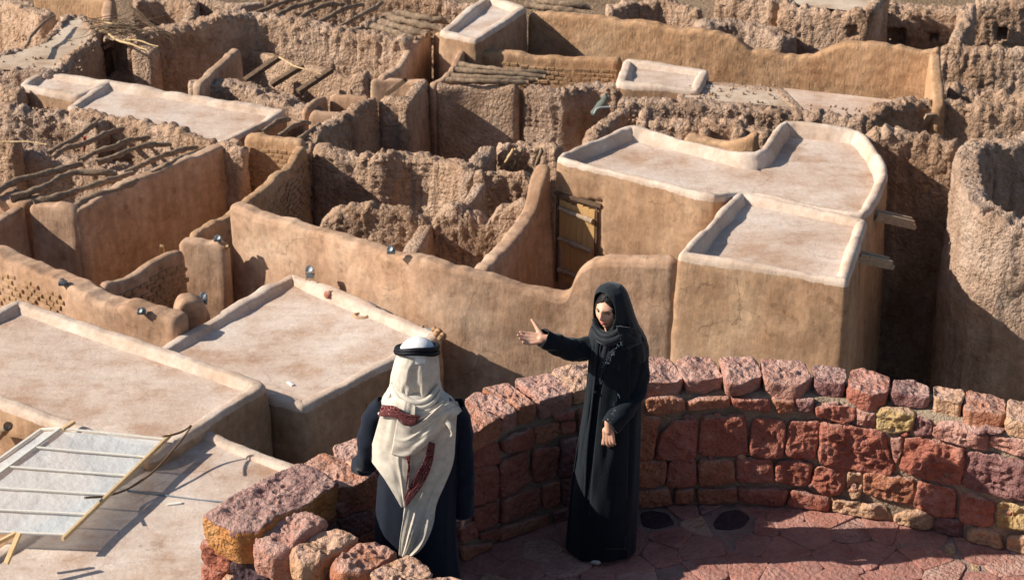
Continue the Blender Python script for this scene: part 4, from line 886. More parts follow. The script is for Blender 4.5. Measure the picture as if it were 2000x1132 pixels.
# canopy of white sheets on a timber frame
canopy = empty('sheet_canopy', P(100, 930, 14.7), 'translucent white sheet canopy on a slatted timber frame at lower left', 'canopy')
Ca, Cb, Cc, Cd = P(118, 836, 14.75), P(324, 857, 14.75), P(132, 1043, 14.78), P(-150, 1032, 14.8)
Ce, Cf = P(80, 838, 14.82), P(-190, 1030, 14.85)
mS, nS, bS = newmat('translucent_sheet'); bS.inputs['Base Color'].default_value = (.80, .84, .86, 1); bS.inputs['Roughness'].default_value = .35
tcs = N(nS, 'ShaderNodeTexCoord').outputs['Object']; tr_ = N(nS, 'ShaderNodeBsdfTranslucent'); tr_.inputs[0].default_value = (.6, .66, .7, 1); tp = N(nS, 'ShaderNodeBsdfTransparent')
m1 = N(nS, 'ShaderNodeMixShader'); m1.inputs[0].default_value = .35; nS.links.new(bS.outputs[0], m1.inputs[1]); nS.links.new(tr_.outputs[0], m1.inputs[2])
m2 = N(nS, 'ShaderNodeMixShader'); nS.links.new(ramp(nS, noise(nS, tcs, 1.5, 6, .6), [(.3, (.14,)*3), (.7, (.26,)*3)]), m2.inputs[0]); nS.links.new(m1.outputs[0], m2.inputs[1]); nS.links.new(tp.outputs[0], m2.inputs[2]); nS.links.new(m2.outputs[0], nS.nodes['Material Output'].inputs[0])
bump(nS, bS, noise(nS, tcs, 2.2, 5, .6), .06)
def sheet(name, a, b_, c, d, n=24, m=18, sag=.03):
    s = np.linspace(0, 1, n)[:, None, None]; t = np.linspace(0, 1, m)[None, :, None]; V = (a*(1-t)+b_*t)*(1-s)+(d*(1-t)+c*t)*s
    V[..., 2] += -.035-sag*np.abs(np.sin(s[..., 0]*np.pi*5))*np.sin(t[..., 0]*np.pi)+.01*vn(V*3, 2); return link(name, mesh_np(name, V, gridquads(n, m)), mS, canopy, tuple(canopy.location))
sheet('sheet', Ca, Cb, Cc, Cd); sheet('sheet', Ce, Ca, Cd, Cf, m=6, sag=.0)
M_SLAT = plain('white_painted_slat', (.72, .68, .60), .6)
for i in range(6):
    t = i/5; a = Ca*(1-t)+Cd*t; b_ = Cb*(1-t)+Cc*t; bar('slat', a, b_, .035, .02, M_SLAT, parent=canopy)
lp = unit(Cc-Cb)
bar('rail', Cb-lp*.12, Cc+lp*.12, .045, .06, M_PALE, parent=canopy); bar('rail', Ca-lp*.05, Cd, .045, .035, M_SLAT, parent=canopy); bar('rail', Ce, Cf, .04, .03, M_SLAT, parent=canopy)
bar('rail', Ce+(Ca-Ce)*.0, Ca, .04, .03, M_SLAT, parent=canopy)
bar('prop', P(12, 1100, 14.75), P(38, 1040, 14.45), .07, .04, M_PALE, parent=canopy); bar('prop', P(122, 838, 14.75), P(145, 823, 14.72), .06, .05, M_PALE, parent=canopy)
bar('prop', P(-10, 1062, 14.6), P(32, 1040, 14.5), .05, .05, M_PALE, parent=canopy)
tube('prop', [P(-5, 850, 15.3), P(8, 838, 15.0), P(16, 832, 14.9)], .07, M_BEAM, parent=canopy)
tube('rope', [P(320, 852, 14.4), P(345, 846, 14.5), P(366, 838, 14.55), P(378, 826, 14.45), P(368, 842, 14.6), P(345, 868, 14.72), P(305, 915, 14.80), P(262, 950, 14.88), P(215, 967, 14.84), P(165, 973, 14.6)], .016, M_ROPE, 'dark rope running from the roof corner to the canopy rail', 'rope', k=8, n=70, rough=.2, wob=.02)
tube('cable', [P(250, 958, 15.05), P(300, 963, 15.05), P(360, 971, 15.05), P(460, 983, 15.05)], .013, M_CABLE, 'blue-grey cable lying across the lower left roof', 'cable', k=8, n=30, rough=0, wob=.015)
bar('stick', P(326, 985, 15.06), P(355, 981, 15.05), .05, .02, M_SLAT, 'short pale wood chip below the blue-grey cable', 'wood chip')
# roof of the square house: stone, drain hole, cable, litter
acc = Acc(); lump(acc, P(643, 575, 15.19), .085, 2.); o = link('stone_block', acc.mesh('stone_block'), ST['r'], None, base_of(acc.V[0])); tag(o, 'reddish stone lying on the square pale roof near its rim', 'stone')
n_, m_ = 30, 6; th = np.linspace(0, 2*np.pi, n_, endpoint=False); c = P(706, 617, 15.28); V = np.array([[c+np.array([math.cos(t)*.09*r*(1+.1*math.sin(3*t)), math.sin(t)*.07*r, z]) for r, z in ((1.9, .000), (1.5, .028), (1.15, .034), (1.0, .010), (.8, -.10), (.01, -.11))] for t in th])
o = link('drain_hole', mesh_np('drain_hole', V, gridquads(n_, m_, wrap_n=True)), M_OCHRE, None, base_of(V)); tag(o, 'round clay-lined drain hole in the square pale roof', 'drain')
tube('cable', [P(655, 580, 15.22), P(690, 584, 15.2), P(722, 588, 15.2), P(745, 602, 15.25), P(775, 620, 15.25), P(815, 636, 15.22), P(850, 645, 15.1)], .011, M_CABLE, 'thin grey cable along the far rim of the square roof', 'cable', k=6, n=50, rough=0, wob=.01)
o = bar('paper', P(562, 745, 15.27), P(572, 752, 15.27), .05, .02, M_PAPER, 'white scrap of litter in the near corner of the square roof', 'litter')
acc = Acc()
for i in range(26): lump(acc, P(rng.uniform(560, 620), 0, 15.19)*0+P(rng.uniform(590, 870), 0, 15.2)*0+(lambda t: P(585+t*275, 540+t*112, 15.17))(rng.rand()), rng.uniform(.012, .035), i)
o = link('roof_rubble', acc.mesh('roof_rubble'), M_ROUGH, None, base_of(np.vstack(acc.V))); o['kind'] = 'stuff'
acc = Acc()
for i, (x, y, r) in enumerate([(856, 648, .07), (866, 655, .06), (848, 642, .05), (860, 660, .06), (852, 652, .05)]): lump(acc, P(x, y, 15.05), r, i*7)

o = link('rubble_lump', acc.mesh('rubble_lump'), M_OCHRE, None, base_of(np.vstack(acc.V))); tag(o, 'broken mud lumps on the right corner of the square roof', 'rubble')

for i, (a_, b_) in enumerate([((1948, 752), (2040, 768)), ((1952, 762), (2040, 780))]):
    tube('pipe', [P(*a_, 18.15), P(*b_, 18.15)], .06, M_GREYW, '%s of two grey logs on the shaded ground at the right edge' % ['upper', 'lower'][i], 'log', k=10, rough=.15)
# floodlights
def lamp(base_pt, look, label, R=.075, tall=.10, twin=False, mat=None):
    r = empty('floodlight', base_pt, label, 'floodlight'); bp = np.array(base_pt, float); look = unit(look)
    bar('base_box', bp+np.array([-.07, 0, .03]), bp+np.array([.07, 0, .03]), .10, .06, M_STEEL, parent=r)
    hd = bp+np.array([.0, 0, .06+tall]); side = unit(np.cross(look, (0, 0, 1)))
    for k in (-1, 1): bar('bracket', bp+side*k*(R+.01)+np.array([0, 0, .05]), hd+side*k*(R+.01), .015, .02, M_STEEL, parent=r, up=tuple(look))
    pa = [hd-look*.09, hd-look*.085, hd-look*.05, hd+look*.03, hd+look*.045, hd+look*.05]; V, q, f = tube_np(pa, [R*.4, R*.6, R*.8, R, R*1.06, R*1.06], 24); h_ = link('lamp_head', mesh_np('lamp_head', V, q, f), mat or M_STEEL, r, tuple(r.location))
    V, q, f = tube_np([hd+look*.05, hd+look*.056], [R*.95, R*.9], 24); link('lens', mesh_np('lens', V, q, f), M_LAMPW, h_, None) if False else link('lens', mesh_np('lens', V, q, f), M_LAMPW, r, tuple(r.location))
lamp(P(606, 541, 15.05), (-.1, -.8, .5), 'white round floodlight on a box at the far corner of the square roof', R=.065, tall=.09)
lamp(P(123, 556, 14.86), (.3, -.9, .1), 'left one of two black floodlights on the thick low wall', R=.05, tall=.01, mat=M_BLACKM)
lamp(P(277, 612, 14.86), (-.3, -.9, .3), 'right one of two small floodlights on the thick low wall', R=.045, tall=.01)
lamp(P(372, 592, 15.15), (-.2, -.9, .2), 'left floodlight of the pair on the rounded mud stump', R=.055, tall=.05)
lamp(P(397, 592, 15.15), (.3, -.8, .4), 'right floodlight of the pair on the rounded mud stump, facing up', R=.06, tall=.09)
lamp(P(426, 470, 14.9), (.1, -.9, .4), 'floodlight at the foot of the curved brick wall', R=.05, tall=.01)
lamp(P(764, 494, 14.15), (-.2, -.9, .3), 'floodlight on top of the long tan wall', R=.05, tall=.03)
# ------------------------------------------------------------------ people
def fabric(name, c, rough=.85, sheen=.0, weave=220, bd=.0015, motif=None, strength=.6):
    m, n, b = newmat(name); tc = N(n, 'ShaderNodeTexCoord').outputs['Object']
    col = mix(n, .5, c, ramp(n, noise(n, tc, 25, 6, .6), [(.3, tuple(x*.65 for x in c)), (.7, tuple(min(1, x*1.3) for x in c))]))
    if motif:
        v = N(n, 'ShaderNodeTexVoronoi'); v.inputs['Scale'].default_value = motif[0]; n.links.new(tc, v.inputs[0])
        w = N(n, 'ShaderNodeMath', operation='SINE'); mu = N(n, 'ShaderNodeMath', operation='MULTIPLY'); mu.inputs[1].default_value = 26; n.links.new(v.outputs[0], mu.inputs[0]); n.links.new(mu.outputs[0], w.inputs[0])
        col = mix(n, ramp(n, w.outputs[0], [(.55, (0, 0, 0)), (.75, (1, 1, 1))]), col, motif[1])
    n.links.new(col, b.inputs['Base Color']); b.inputs['Roughness'].default_value = rough; b.inputs['Sheen Weight'].default_value = sheen
    b.inputs['Sheen Roughness'].default_value = .4
    h = N(n, 'ShaderNodeMath', operation='ADD'); n.links.new(noise(n, tc, weave, 2, .5), h.inputs[0]); n.links.new(noise(n, tc, 14, 5, .6), h.inputs[1])
    bump(n, b, h.outputs[0], bd*2, strength); return m
M_NAVY = fabric('navy_robe_cloth', (.010, .014, .026), sheen=.12)
M_BLACK = fabric('black_coat_cloth', (.008, .012, .017), sheen=.16, weave=160, bd=.003)
M_DRESS = fabric('dark_ribbed_dress', (.016, .018, .026), sheen=.1)
M_HIJAB = fabric('black_hijab_cloth', (.012, .016, .021), rough=.6, sheen=.25, bd=.0008)
M_CREAM = fabric('cream_wool_shawl', (.60, .54, .46), sheen=.1, bd=.001)
M_WHITE = fabric('white_cap_cloth', (.80, .80, .79), bd=.0006)
M_MAROON = fabric('maroon_embroidered_band', (.075, .008, .012), motif=(30, (.26, .13, .12)))
M_AGAL = fabric('black_cord', (.008, .009, .014), rough=.5)
M_THREAD = fabric('silver_blue_thread', (.16, .22, .25), rough=.5)
def skinmat(name, c):
    m, n, b = newmat(name); b.inputs['Roughness'].default_value = .5; b.inputs['Specular IOR Level'].default_value = .4
    tc = N(n, 'ShaderNodeTexCoord').outputs['Object']
    n.links.new(mix(n, .5, c, ramp(n, noise(n, tc, 16, 4, .5), [(.3, tuple(x*.8 for x in c)), (.7, (min(1, c[0]*1.1), c[1], c[2]))])), b.inputs['Base Color'])
    b.inputs['Subsurface Weight'].default_value = .08; b.inputs['Subsurface Radius'].default_value = (.01, .004, .002); return m
M_SKIN = skinmat('skin', (.66, .38, .26)); M_SKIN2 = skinmat('tanned_skin', (.50, .28, .20))
M_HAIR = fabric('black_hair', (.008, .007, .008), rough=.35, bd=.003)
M_LIP = skinmat('lips', (.42, .12, .11)); M_EYE = plain('eye_white', (.7, .68, .66), .3); M_IRIS = plain('dark_iris', (.02, .012, .008), .2); M_BROW = plain('brow_hair', (.03, .018, .012), .8)
M_SHOE = plain('cream_shoe', (.6, .55, .48), .6)

def fused(name, acc, mat, parent, voxel=.0045):
    me = acc.mesh(name); o = bpy.data.objects.new(name, me); COL.objects.link(o)
    md = o.modifiers.new('fuse', 'REMESH'); md.mode = 'VOXEL'; md.voxel_size = voxel; md.use_smooth_shade = True
    sm = o.modifiers.new('soft', 'SMOOTH'); sm.factor = .5; sm.iterations = 2
    dg = bpy.context.evaluated_depsgraph_get(); me2 = bpy.data.meshes.new_from_object(o.evaluated_get(dg))
    bpy.data.objects.remove(o); me2.name = name; me2.materials.clear()
    me2.polygons.foreach_set('use_smooth', np.ones(len(me2.polygons), bool))
    return link(name, me2, mat, parent, tuple(parent.location))
def unit(v): v = np.array(v, float); return v/np.linalg.norm(v)
def hand(acc, wrist, fd, nd, sd, L=.175, curl=(.25, .3, .35, .4), spread=.10, thumb=(.6, .5)):
    fd, nd = unit(fd), unit(nd); sd = unit(sd)
    pl = L*.52
    lens = (.40, .45, .42, .33); offs = (.030, .010, -.010, -.029)
    acc.tube([wrist-fd*.05, wrist+fd*.01], [.024, .023])
    for i in range(4):
        kn = wrist+fd*(pl-.004*abs(i-1))+sd*offs[i]
        acc.tube([wrist+sd*offs[i]*.55, kn], [.0145, .0095])
        d = unit(fd+sd*(1.5-i)*spread); p = kn; a = curl[i]; path = [p]; seg = L*lens[i]/3*1.08
        ang = a*.5
        for k in range(3):
            dd = unit(d*math.cos(ang)+nd*math.sin(ang)); p = p+dd*seg; path.append(p); ang += a*.8
        acc.tube(path, [.0095, .0085, .0066])
    t0 = wrist+fd*.02+sd*.022; d = unit(fd*thumb[0]+sd*(1-thumb[0]*.5)+nd*thumb[1]*.3); p1 = t0+d*.042
    d2 = unit(fd*thumb[0]*1.1+sd*.6+nd*thumb[1]*.4); p2 = p1+d2*.030; p3 = p2+unit(d2+fd*.2)*.024
    acc.tube([t0-fd*.01, p1], [.017, .0125]); acc.tube([p1, p2, p3], [.0118, .0105, .0078])
def headshape(acc, c, fwd, up, w=.072, dpt=.092, hgt=.118, n=96, m=80, female=True):
    fwd, up = unit(fwd), unit(up); rt = np.cross(fwd, up)
    th = np.linspace(0, 2*np.pi, n, endpoint=False); ph = np.linspace(.02, np.pi-.02, m); T, Ph = np.meshgrid(th, ph, indexing='ij')
    X = np.sin(Ph)*np.sin(T); Y = np.sin(Ph)*np.cos(T); Z = np.cos(Ph)         # right, forward, up
    x = X*w; y = Y*dpt; z = Z*hgt
    low = np.clip(-Z, 0, 1); x = x*(1-.36*low**1.3); y = np.where(Y < 0, y*(1-.25*low), y*(1-.05*low))
    y += np.where(Y > 0, -.010*np.clip(Y, 0, 1)*np.exp(-((z-.075)/.03)**2), 0)
    front = np.clip(Y, 0, 1)
    g = lambda cx, cz, sx, sz: np.exp(-((x-cx)/sx)**2-((z-cz)/sz)**2)*(front > 0)
    y += .010*g(0, .012, .010, .022)+.018*g(0, -.022, .0115, .015)+.010*g(0, -.006, .009, .022)+.006*(g(.012, -.026, .007, .007)+g(-.012, -.026, .007, .007))
    y -= .009*(g(.030, .008, .016, .011)+g(-.030, .008, .016, .011))
    y += .006*g(0, .030, .045, .010)
    y += .006*(g(.036, -.022, .018, .018)+g(-.036, -.022, .018, .018))
    y += .008*g(0, -.053, .019, .006)+.009*g(0, -.064, .016, .006)-.005*g(0, -.0585, .018, .0022)-.006*g(0, -.076, .016, .006)+.010*g(0, -.094, .018, .014)
    V = (np.array(c)+x[..., None]*rt+y[..., None]*fwd+z[..., None]*up)
    acc.add(V.reshape(-1, 3), gridquads(n, m, wrap_n=True), [[i*m for i in range(n)], [i*m+m-1 for i in range(n)][::-1]])
    return V, (rt, fwd, up), (x, y, z)

def loft(name, rings, Yc, mat, parent, M=96, fold=.01, kf=7, seed=0, sub=5, power=2.3, cut=None, close=True, hfold=0, thick=0, grow=1.0, u_fold=None):
    R = np.array(rings, float)                       # pxl, pxr, py, ry[, dY]
    if R.shape[1] == 4: R = np.c_[R, np.zeros(len(R))]
    t = np.linspace(0, len(R)-1, (len(R)-1)*sub+1); R = np.stack([np.interp(t, np.arange(len(R)), R[:, k]) for k in range(5)], 1)
    ks = np.array([.25, .5, .25])
    for _ in range(3):
        Rp = R.copy(); Rp[1:-1] = .25*R[:-2]+.5*R[1:-1]+.25*R[2:]; R = Rp
    th = np.linspace(0, 2*np.pi, M, endpoint=False)
    V = []
    for i, (l, r, y, ry, dy) in enumerate(R):
        c = PY((l+r)/2, y, Yc+dy); a, b, cc = ray((l+r)/2, y); dep = (Yc+dy)/b
        rx = (r-l)/2/FPX*dep*grow
        cs, sn = np.cos(th), np.sin(th)
        ex = np.sign(cs)*np.abs(cs)**(2/power)*rx; ey = np.sign(sn)*np.abs(sn)**(2/power)*ry
        v = i/(len(R)-1)
        if fold:
            q = np.stack([np.cos(th)*kf/3.0, np.sin(th)*kf/3.0, np.full(M, v*1.6)], 1)
            f = vn(q*1.0, seed)+.55*(1-2*np.abs(vn(q*1.9, seed+1))); amp = fold*(.25+v)
            ex = ex*(1+0*f)+np.cos(th)*f*amp*.45; ey = ey+np.sin(th)*f*amp*1.25
        z = np.full(M, c[2])
        if hfold: rr = hfold*np.sin(v*26+2.2*np.sin(th)+1.1*vn(np.stack([np.cos(th)*2, np.sin(th)*2, np.full(M, v*4)], 1), seed+5)); ex += np.cos(th)*rr; ey += np.sin(th)*rr
        V.append(np.stack([c[0]+ex, c[1]+ey, z], 1))
    V = np.array(V); n = len(V); q = gridquads(n, M, wrap_m=True)
    if cut is not None:
        px, py = proj(V); keep = ~cut(px, py, V); kk = keep.reshape(-1); q = q[kk[q].all(1)]
    f = []
    if close: f = [list(range(M))]
    me = mesh_np(name, V, q[:, ::-1], f)
    bm = bmesh.new(); bm.from_mesh(me); bmesh.ops.delete(bm, geom=[v for v in bm.verts if not v.link_faces], context='VERTS'); bmesh.ops.recalc_face_normals(bm, faces=bm.faces); bm.to_mesh(me); bm.free()
    o = link(name, me, mat, parent, tuple(parent.location))
    if thick: s = o.modifiers.new('cloth', 'SOLIDIFY'); s.thickness = thick; s.offset = 0
    return o
def panel(name, L, R, surf, off, mat, parent, nf=4, amp=.012, seed=0, n=60, m=40, thick=.006, curl=0, rough=.006):
    def rs(Pn, n):
        Pn = np.array(Pn, float); d = np.r_[0, np.cumsum(np.linalg.norm(np.diff(Pn, axis=0), axis=1))]; s = np.linspace(0, d[-1], n); return np.stack([np.interp(s, d, Pn[:, k]) for k in (0, 1)], 1)
    Lc = rs(chaikin(np.array(L, float), 2), n); Rc = rs(chaikin(np.array(R, float), 2), n)
    t = np.linspace(0, 1, m); G = Lc[:, None]*(1-t)[None, :, None]+Rc[:, None]*t[None, :, None]
    v = np.linspace(0, 1, n)[:, None]*np.ones((1, m)); u = t[None, :]*np.ones((n, 1))
    ph = u*nf*2*np.pi+1.3*vn(np.stack([u*2, v*2.2, v*0+seed], -1), seed)*2
    f = amp*(np.sin(ph)*.6+.8*(1-2*np.abs(np.sin(ph*.5+.6))))*(.6+.6*v)+rough*vn(np.stack([u*5, v*6, v*0], -1), seed+2)
    Y = surf(G[..., 0], G[..., 1])-off-f
    V = np.empty((n, m, 3)); a, b, c = ray(G[..., 0], G[..., 1]); tt = Y/b; V[..., 0] = a*tt; V[..., 1] = Y; V[..., 2] = CAMZ-c*tt
    me = mesh_np(name, V, gridquads(n, m)); o = link(name, me, mat, parent, tuple(parent.location))
    s = o.modifiers.new('cloth', 'SOLIDIFY'); s.thickness = thick; s.offset = 0
    return o
def child_ell(name, c, axes, radii, mat, parent, n=18, m=12):
    a = Acc(); a.ell(c, axes, radii, n, m); return link(name, a.mesh(name), mat, parent, tuple(parent.location))

# ---- the man
YM = 8.93
foot = PY(815, 1236, YM); foot[2] = ZF
man = empty('person', foot, 'person in navy robe seen from behind, cream shawl with maroon borders and black head cord', 'person')
b = Acc()
hc = PY(815, 712, YM+.01)
headshape(b, hc, (0, 1, -.15), (0, .15, 1), w=.078, dpt=.1, hgt=.122)
neck = PY(817, 765, YM); b.tube([hc-np.array([0, 0, .06]), neck-np.array([0, 0, .05])], [.06, .058])
ch = PY(817, 820, YM); hip = PY(815, 960, YM); b.tube([neck-np.array([0, 0, .08]), ch, hip], [.09, .12, .125], n=14)
for s in (-1, 1):
    hp = hip+np.array([s*.09, 0, 0]); kn = np.array([hp[0]+s*.01, YM+.02, ZF+.50]); an = np.array([hp[0]+s*.02, YM, ZF+.09])
    b.tube([hp, kn, an], [.09, .062, .042], n=14); b.tube([an-np.array([0, .04, .04]), an+np.array([s*.02, .16, -.055])], [.04, .032])
sL, eL, wL = PY(748, 800, YM), PY(716, 890, YM-.03), PY(708, 915, YM+.21)
hl = P(696, 905, 5.575)
SLL = [PY(755, 790, YM), PY(733, 812, YM), PY(722, 860, YM-.02), PY(718, 900, YM+.0), PY(711, 908, YM+.12), PY(703, 907, YM+.24)]
b.tube([ch, SLL[0]], [.07, .03]); b.tube(SLL, [.032, .034, .034, .032, .026], n=24)
hand(b, hl-np.array([.0, .07, -.035]), (-.2, 1, -.35), (0, -.2, -1), (1, .1, 0), curl=(.2, .2, .25, .3))
b.tube([SLL[-1], hl-np.array([.0, .07, -.035])], [.026, .022])
sR, eR, wR = PY(885, 800, YM), PY(904, 905, YM-.03), PY(903, 992, YM+.03)
SLR = [PY(882, 793, YM), PY(896, 825, YM), PY(905, 885, YM-.02), PY(906, 950, YM), PY(905, 1003, YM+.02)]; b.tube([ch, SLR[0]], [.07, .03]); b.tube(SLR, [.032, .034, .034, .028, .024], n=20)
hand(b, wR-np.array([0, -.005, .015]), (.0, .12, -1), (-.8, .5, 0), (.2, .9, .1), curl=(.7, .8, .85, .9), thumb=(.8, .6))
fused('body', b, M_SKIN2, man, .005)
robe = [(800, 834, 762, .06), (780, 852, 772, .09), (752, 882, 784, .115), (737, 897, 800, .13), (733, 901, 830, .14), (735, 900, 870, .15), (737, 897, 920, .155), (732, 893, 980, .165), (729, 892, 1040, .17), (729, 897, 1100, .175), (731, 902, 1160, .18), (735, 908, 1229, .185)]
loft('robe', robe, YM, M_NAVY, man, fold=.018, kf=3.2, seed=4)
def sleeve(name, pts, rad, mat, parent, seed=0, wr=.008):
    pa = spline(pts, 34); r = np.interp(np.linspace(0, 1, 34), np.linspace(0, 1, len(rad)), rad)
    V, q, f = tube_np(pa, r, 40, caps=False); V = V.reshape(34, 40, 3)
    d = V-pa[:, None]; d /= np.linalg.norm(d, axis=2)[..., None]
    V = V+d*(wr*(1-2*np.abs(vn(V*np.array([13, 13, 15]), seed)))+wr*.8*vn(V*22, seed+1))[..., None]
    o = link(name, mesh_np(name, V, q), mat, parent, tuple(parent.location)); s = o.modifiers.new('cloth', 'SOLIDIFY'); s.thickness = .006; s.offset = -1; return o
sleeve('sleeve', SLL, [.062, .062, .056, .054, .048], M_NAVY, man, 3)
sleeve('sleeve', SLR, [.068, .060, .056, .053, .050], M_NAVY, man, 7)
head_r = [(812, 818, 661.5, .01), (803, 828, 663, .035), (793, 838, 667, .062), (785, 846, 674, .082), (780, 851, 682, .095), (777, 853, 692, .103), (772, 855, 706, .110), (768, 857, 724, .114), (765, 858, 742, .112), (765, 858, 757, .108), (769, 856, 772, .106), (775, 852, 786, .10)]
cap = loft('skullcap', head_r[:6], YM, M_WHITE, man, fold=.0, seed=2, power=2, sub=4)
loft('headcloth', head_r[4:], YM, M_CREAM, man, fold=.013, kf=8, seed=9, power=2.1, sub=7, close=False, thick=.004, grow=1.02)
for i, (py, dr) in enumerate(((678.5, 0), (686, .003))):
    c = PY(814.5, py, YM); th = np.linspace(0, 2*np.pi, 49)
    path = np.stack([c[0]+(.104+dr)*np.cos(th), c[1]+(.108+dr)*np.sin(th), c[2]-.038*np.sin(th)+.006*np.cos(th+i*2)+.004*np.sin(3*th)], 1)
    V, q, f = tube_np(path, .0125, 14, caps=False); link('head_cord', mesh_np('head_cord', V, q), M_AGAL, man, tuple(man.location))
def surfM(px, py):
    wd = np.interp(py, [750, 775, 790, 810, 900, 1000, 1100], [45, 52, 75, 92, 92, 90, 92]); d = np.interp(py, [750, 775, 800, 850, 1000, 1100], [.115, .125, .14, .155, .17, .18])
    return YM-d*np.sqrt(np.clip(1-((px-817)/wd)**2, .03, 1))
loft('shawl', [(767, 856, 748, .115), (760, 860, 765, .130), (752, 868, 778, .145), (742, 885, 790, .160), (737, 894, 803, .165)], YM, M_CREAM, man, fold=.0, hfold=.010, seed=12, close=False, thick=.006, sub=9, power=2.2)
for i, cp in enumerate([[(768, 735), (778, 765), (800, 784), (822, 788), (842, 776), (857, 750)], [(765, 748), (780, 782), (806, 797), (830, 796), (850, 782), (860, 762)], [(763, 762), (782, 795), (812, 808), (840, 800), (866, 782)], [(760, 772), (776, 800), (800, 815), (832, 812), (862, 795), (886, 786)]]):
    pa = [PY(x, y, float(surfM(x, y))-.012-.006*i) for x, y in cp]; tube('shawl_fold', pa, [.006, .014, .017, .016, .012, .006], M_CREAM, parent=man, k=14, rough=.10, seed=i, n=40)
panel('shawl_tail', [(803, 840), (799, 900), (796, 950), (791, 985), (787, 1015), (781, 1050), (779, 1086)], [(893, 795), (889, 850), (887, 900), (871, 940), (850, 985), (848, 1022), (828, 1068), (803, 1088)], surfM, .030, M_CREAM, man, nf=2.0, amp=.011, seed=3, n=90, m=60)
panel('shawl_drape', [(762, 768), (746, 800), (734, 845), (720, 893), (742, 921), (765, 955), (785, 990)], [(812, 792), (810, 825), (808, 860), (805, 895), (801, 925), (797, 955), (791, 990)], surfM, .045, M_CREAM, man, nf=1.5, amp=.010, seed=7, n=80, m=50)
panel('shawl_border', [(746, 790), (776, 792), (784, 806), (822, 812)], [(739, 812), (776, 814), (792, 832), (808, 829)], surfM, .066, M_MAROON, man, nf=1, amp=.003, seed=2, n=40, m=14, thick=.004, rough=0)
panel('shawl_border', [(838, 862), (828, 900), (808, 934), (792, 962), (790, 974)], [(850, 866), (844, 912), (823, 952), (800, 980), (792, 990)], surfM, .062, M_MAROON, man, nf=1, amp=.003, seed=5, n=40, m=14, thick=.004, rough=0)
panel('shawl_border', [(792, 890), (797, 905), (795, 925), (793, 950)], [(801, 888), (802, 905), (800, 925), (795, 950)], surfM, .066, M_MAROON, man, nf=1, amp=.002, seed=6, n=24, m=6, thick=.004, rough=0)
panel('shawl_sweep', [(776, 818), (796, 836), (824, 824), (850, 800), (868, 785), (893, 784)], [(764, 886), (794, 893), (822, 879), (852, 850), (875, 826), (901, 802)], surfM, .060, M_CREAM, man, nf=1.6, amp=.014, seed=9, n=70, m=44)
tube('shawl_fold', [PY(872, 822, YM-.2), PY(882, 832, YM-.21), PY(886, 845, YM-.2), PY(880, 852, YM-.2)], [.012, .016, .014, .008], M_CREAM, parent=man, k=12, rough=.1)

# ---- the woman
YW = 9.79
foot = PY(1175, 1066, YW); foot[2] = ZF
wom = empty('person', foot, 'person in long black coat and hijab pointing left with an open hand', 'person')
b = Acc()
hc = PY(1191, 603, YW-.01); hf = unit((-.52, -.85, .0)); hu = unit(np.array([0, 0, 1.])+hf*.10+np.array([.04, 0, 0]))
Vh, ax_, (hx, hy, hz) = headshape(b, hc, hf, hu, w=.074, dpt=.090, hgt=.113); rt = ax_[0]
neck = PY(1198, 662, YW); b.tube([hc-hu*.06-hf*.02, neck], [.05, .048]); ch = PY(1203, 715, YW); hip = PY(1195, 860, YW)
b.tube([neck-np.array([0, 0, .05]), ch, hip], [.07, .09, .105], n=14)
for s in (-1, 1):
    hp = hip+np.array([s*.07, 0, -.05]); kn = np.array([hp[0], YW-.01, ZF+.46]); an = np.array([hp[0]-.03, YW, ZF+.08])
    b.tube([hp, kn, an], [.075, .05, .035], n=14); b.tube([an-np.array([0, 0, .03]), an+np.array([-.05, -.11, -.05])], [.032, .025])
sA, eA, wA_ = PY(1162, 678, YW), PY(1118, 684, YW-.06), PY(1066, 663, YW-.14)
b.tube([ch+np.array([0, 0, .08]), sA], [.06, .05]); b.tube([sA, eA], [.045, .036]); b.tube([eA, wA_], [.035, .024])
hand(b, PY(1060, 661, YW-.145), (-1, -.05, .03), (.10, -.62, .78), (.1, .72, .68), L=.140, curl=(.16, .22, .32, .40), spread=.04, thumb=(.35, .0))
sB, eB, wB_ = PY(1243, 680, YW), PY(1243, 770, YW-.03), PY(1193, 826, YW-.20)
b.tube([ch+np.array([0, 0, .08]), sB], [.06, .05]); b.tube([sB, eB], [.045, .036]); b.tube([eB, wB_], [.034, .022])
hand(b, PY(1189, 838, YW-.205), (.03, -.05, -1), (.35, .9, 0), (-.85, .45, 0), L=.135, curl=(.35, .4, .45, .5), spread=.0, thumb=(1.5, .9))
fused('body', b, M_SKIN, wom, .0045)
def face_pt(x, z, out=0):
    i = np.argmin((hx-x)**2+(hz-z)**2+(hy < 0)*1.0); i = np.unravel_index(i, hx.shape); return Vh[i]+hf*out
A3 = [rt, hf, hu]
for s in (-1, 1):
    e = child_ell('eye', face_pt(s*.030, .007, -.004), A3, (.0125, .006, .0058), M_EYE, wom); child_ell('iris', face_pt(s*.030-.002, .007, .001), A3, (.0050, .0028, .0052), M_IRIS, e if False else wom)
    pa = [face_pt(s*x, z, .003) for x, z in ((.014, .022), (.028, .028), (.044, .022))]; tube('eyebrow', pa, [.0022, .0032, .0012], M_BROW, parent=wom, n=10, k=6, rough=0)
    pa = [face_pt(s*x, z, .003) for x, z in ((.018, .010), (.030, .0145), (.043, .008))]; tube('eyelash', pa, .0016, M_BROW, parent=wom, n=8, k=5, rough=0)
pa = [face_pt(x, z, .0015) for x, z in ((-.020, -.055), (-.008, -.051), (0, -.0525), (.008, -.051), (.020, -.055))]; tube('lip', pa, [.0015, .0035, .0032, .0035, .0015], M_LIP, parent=wom, n=14, k=8, rough=0)
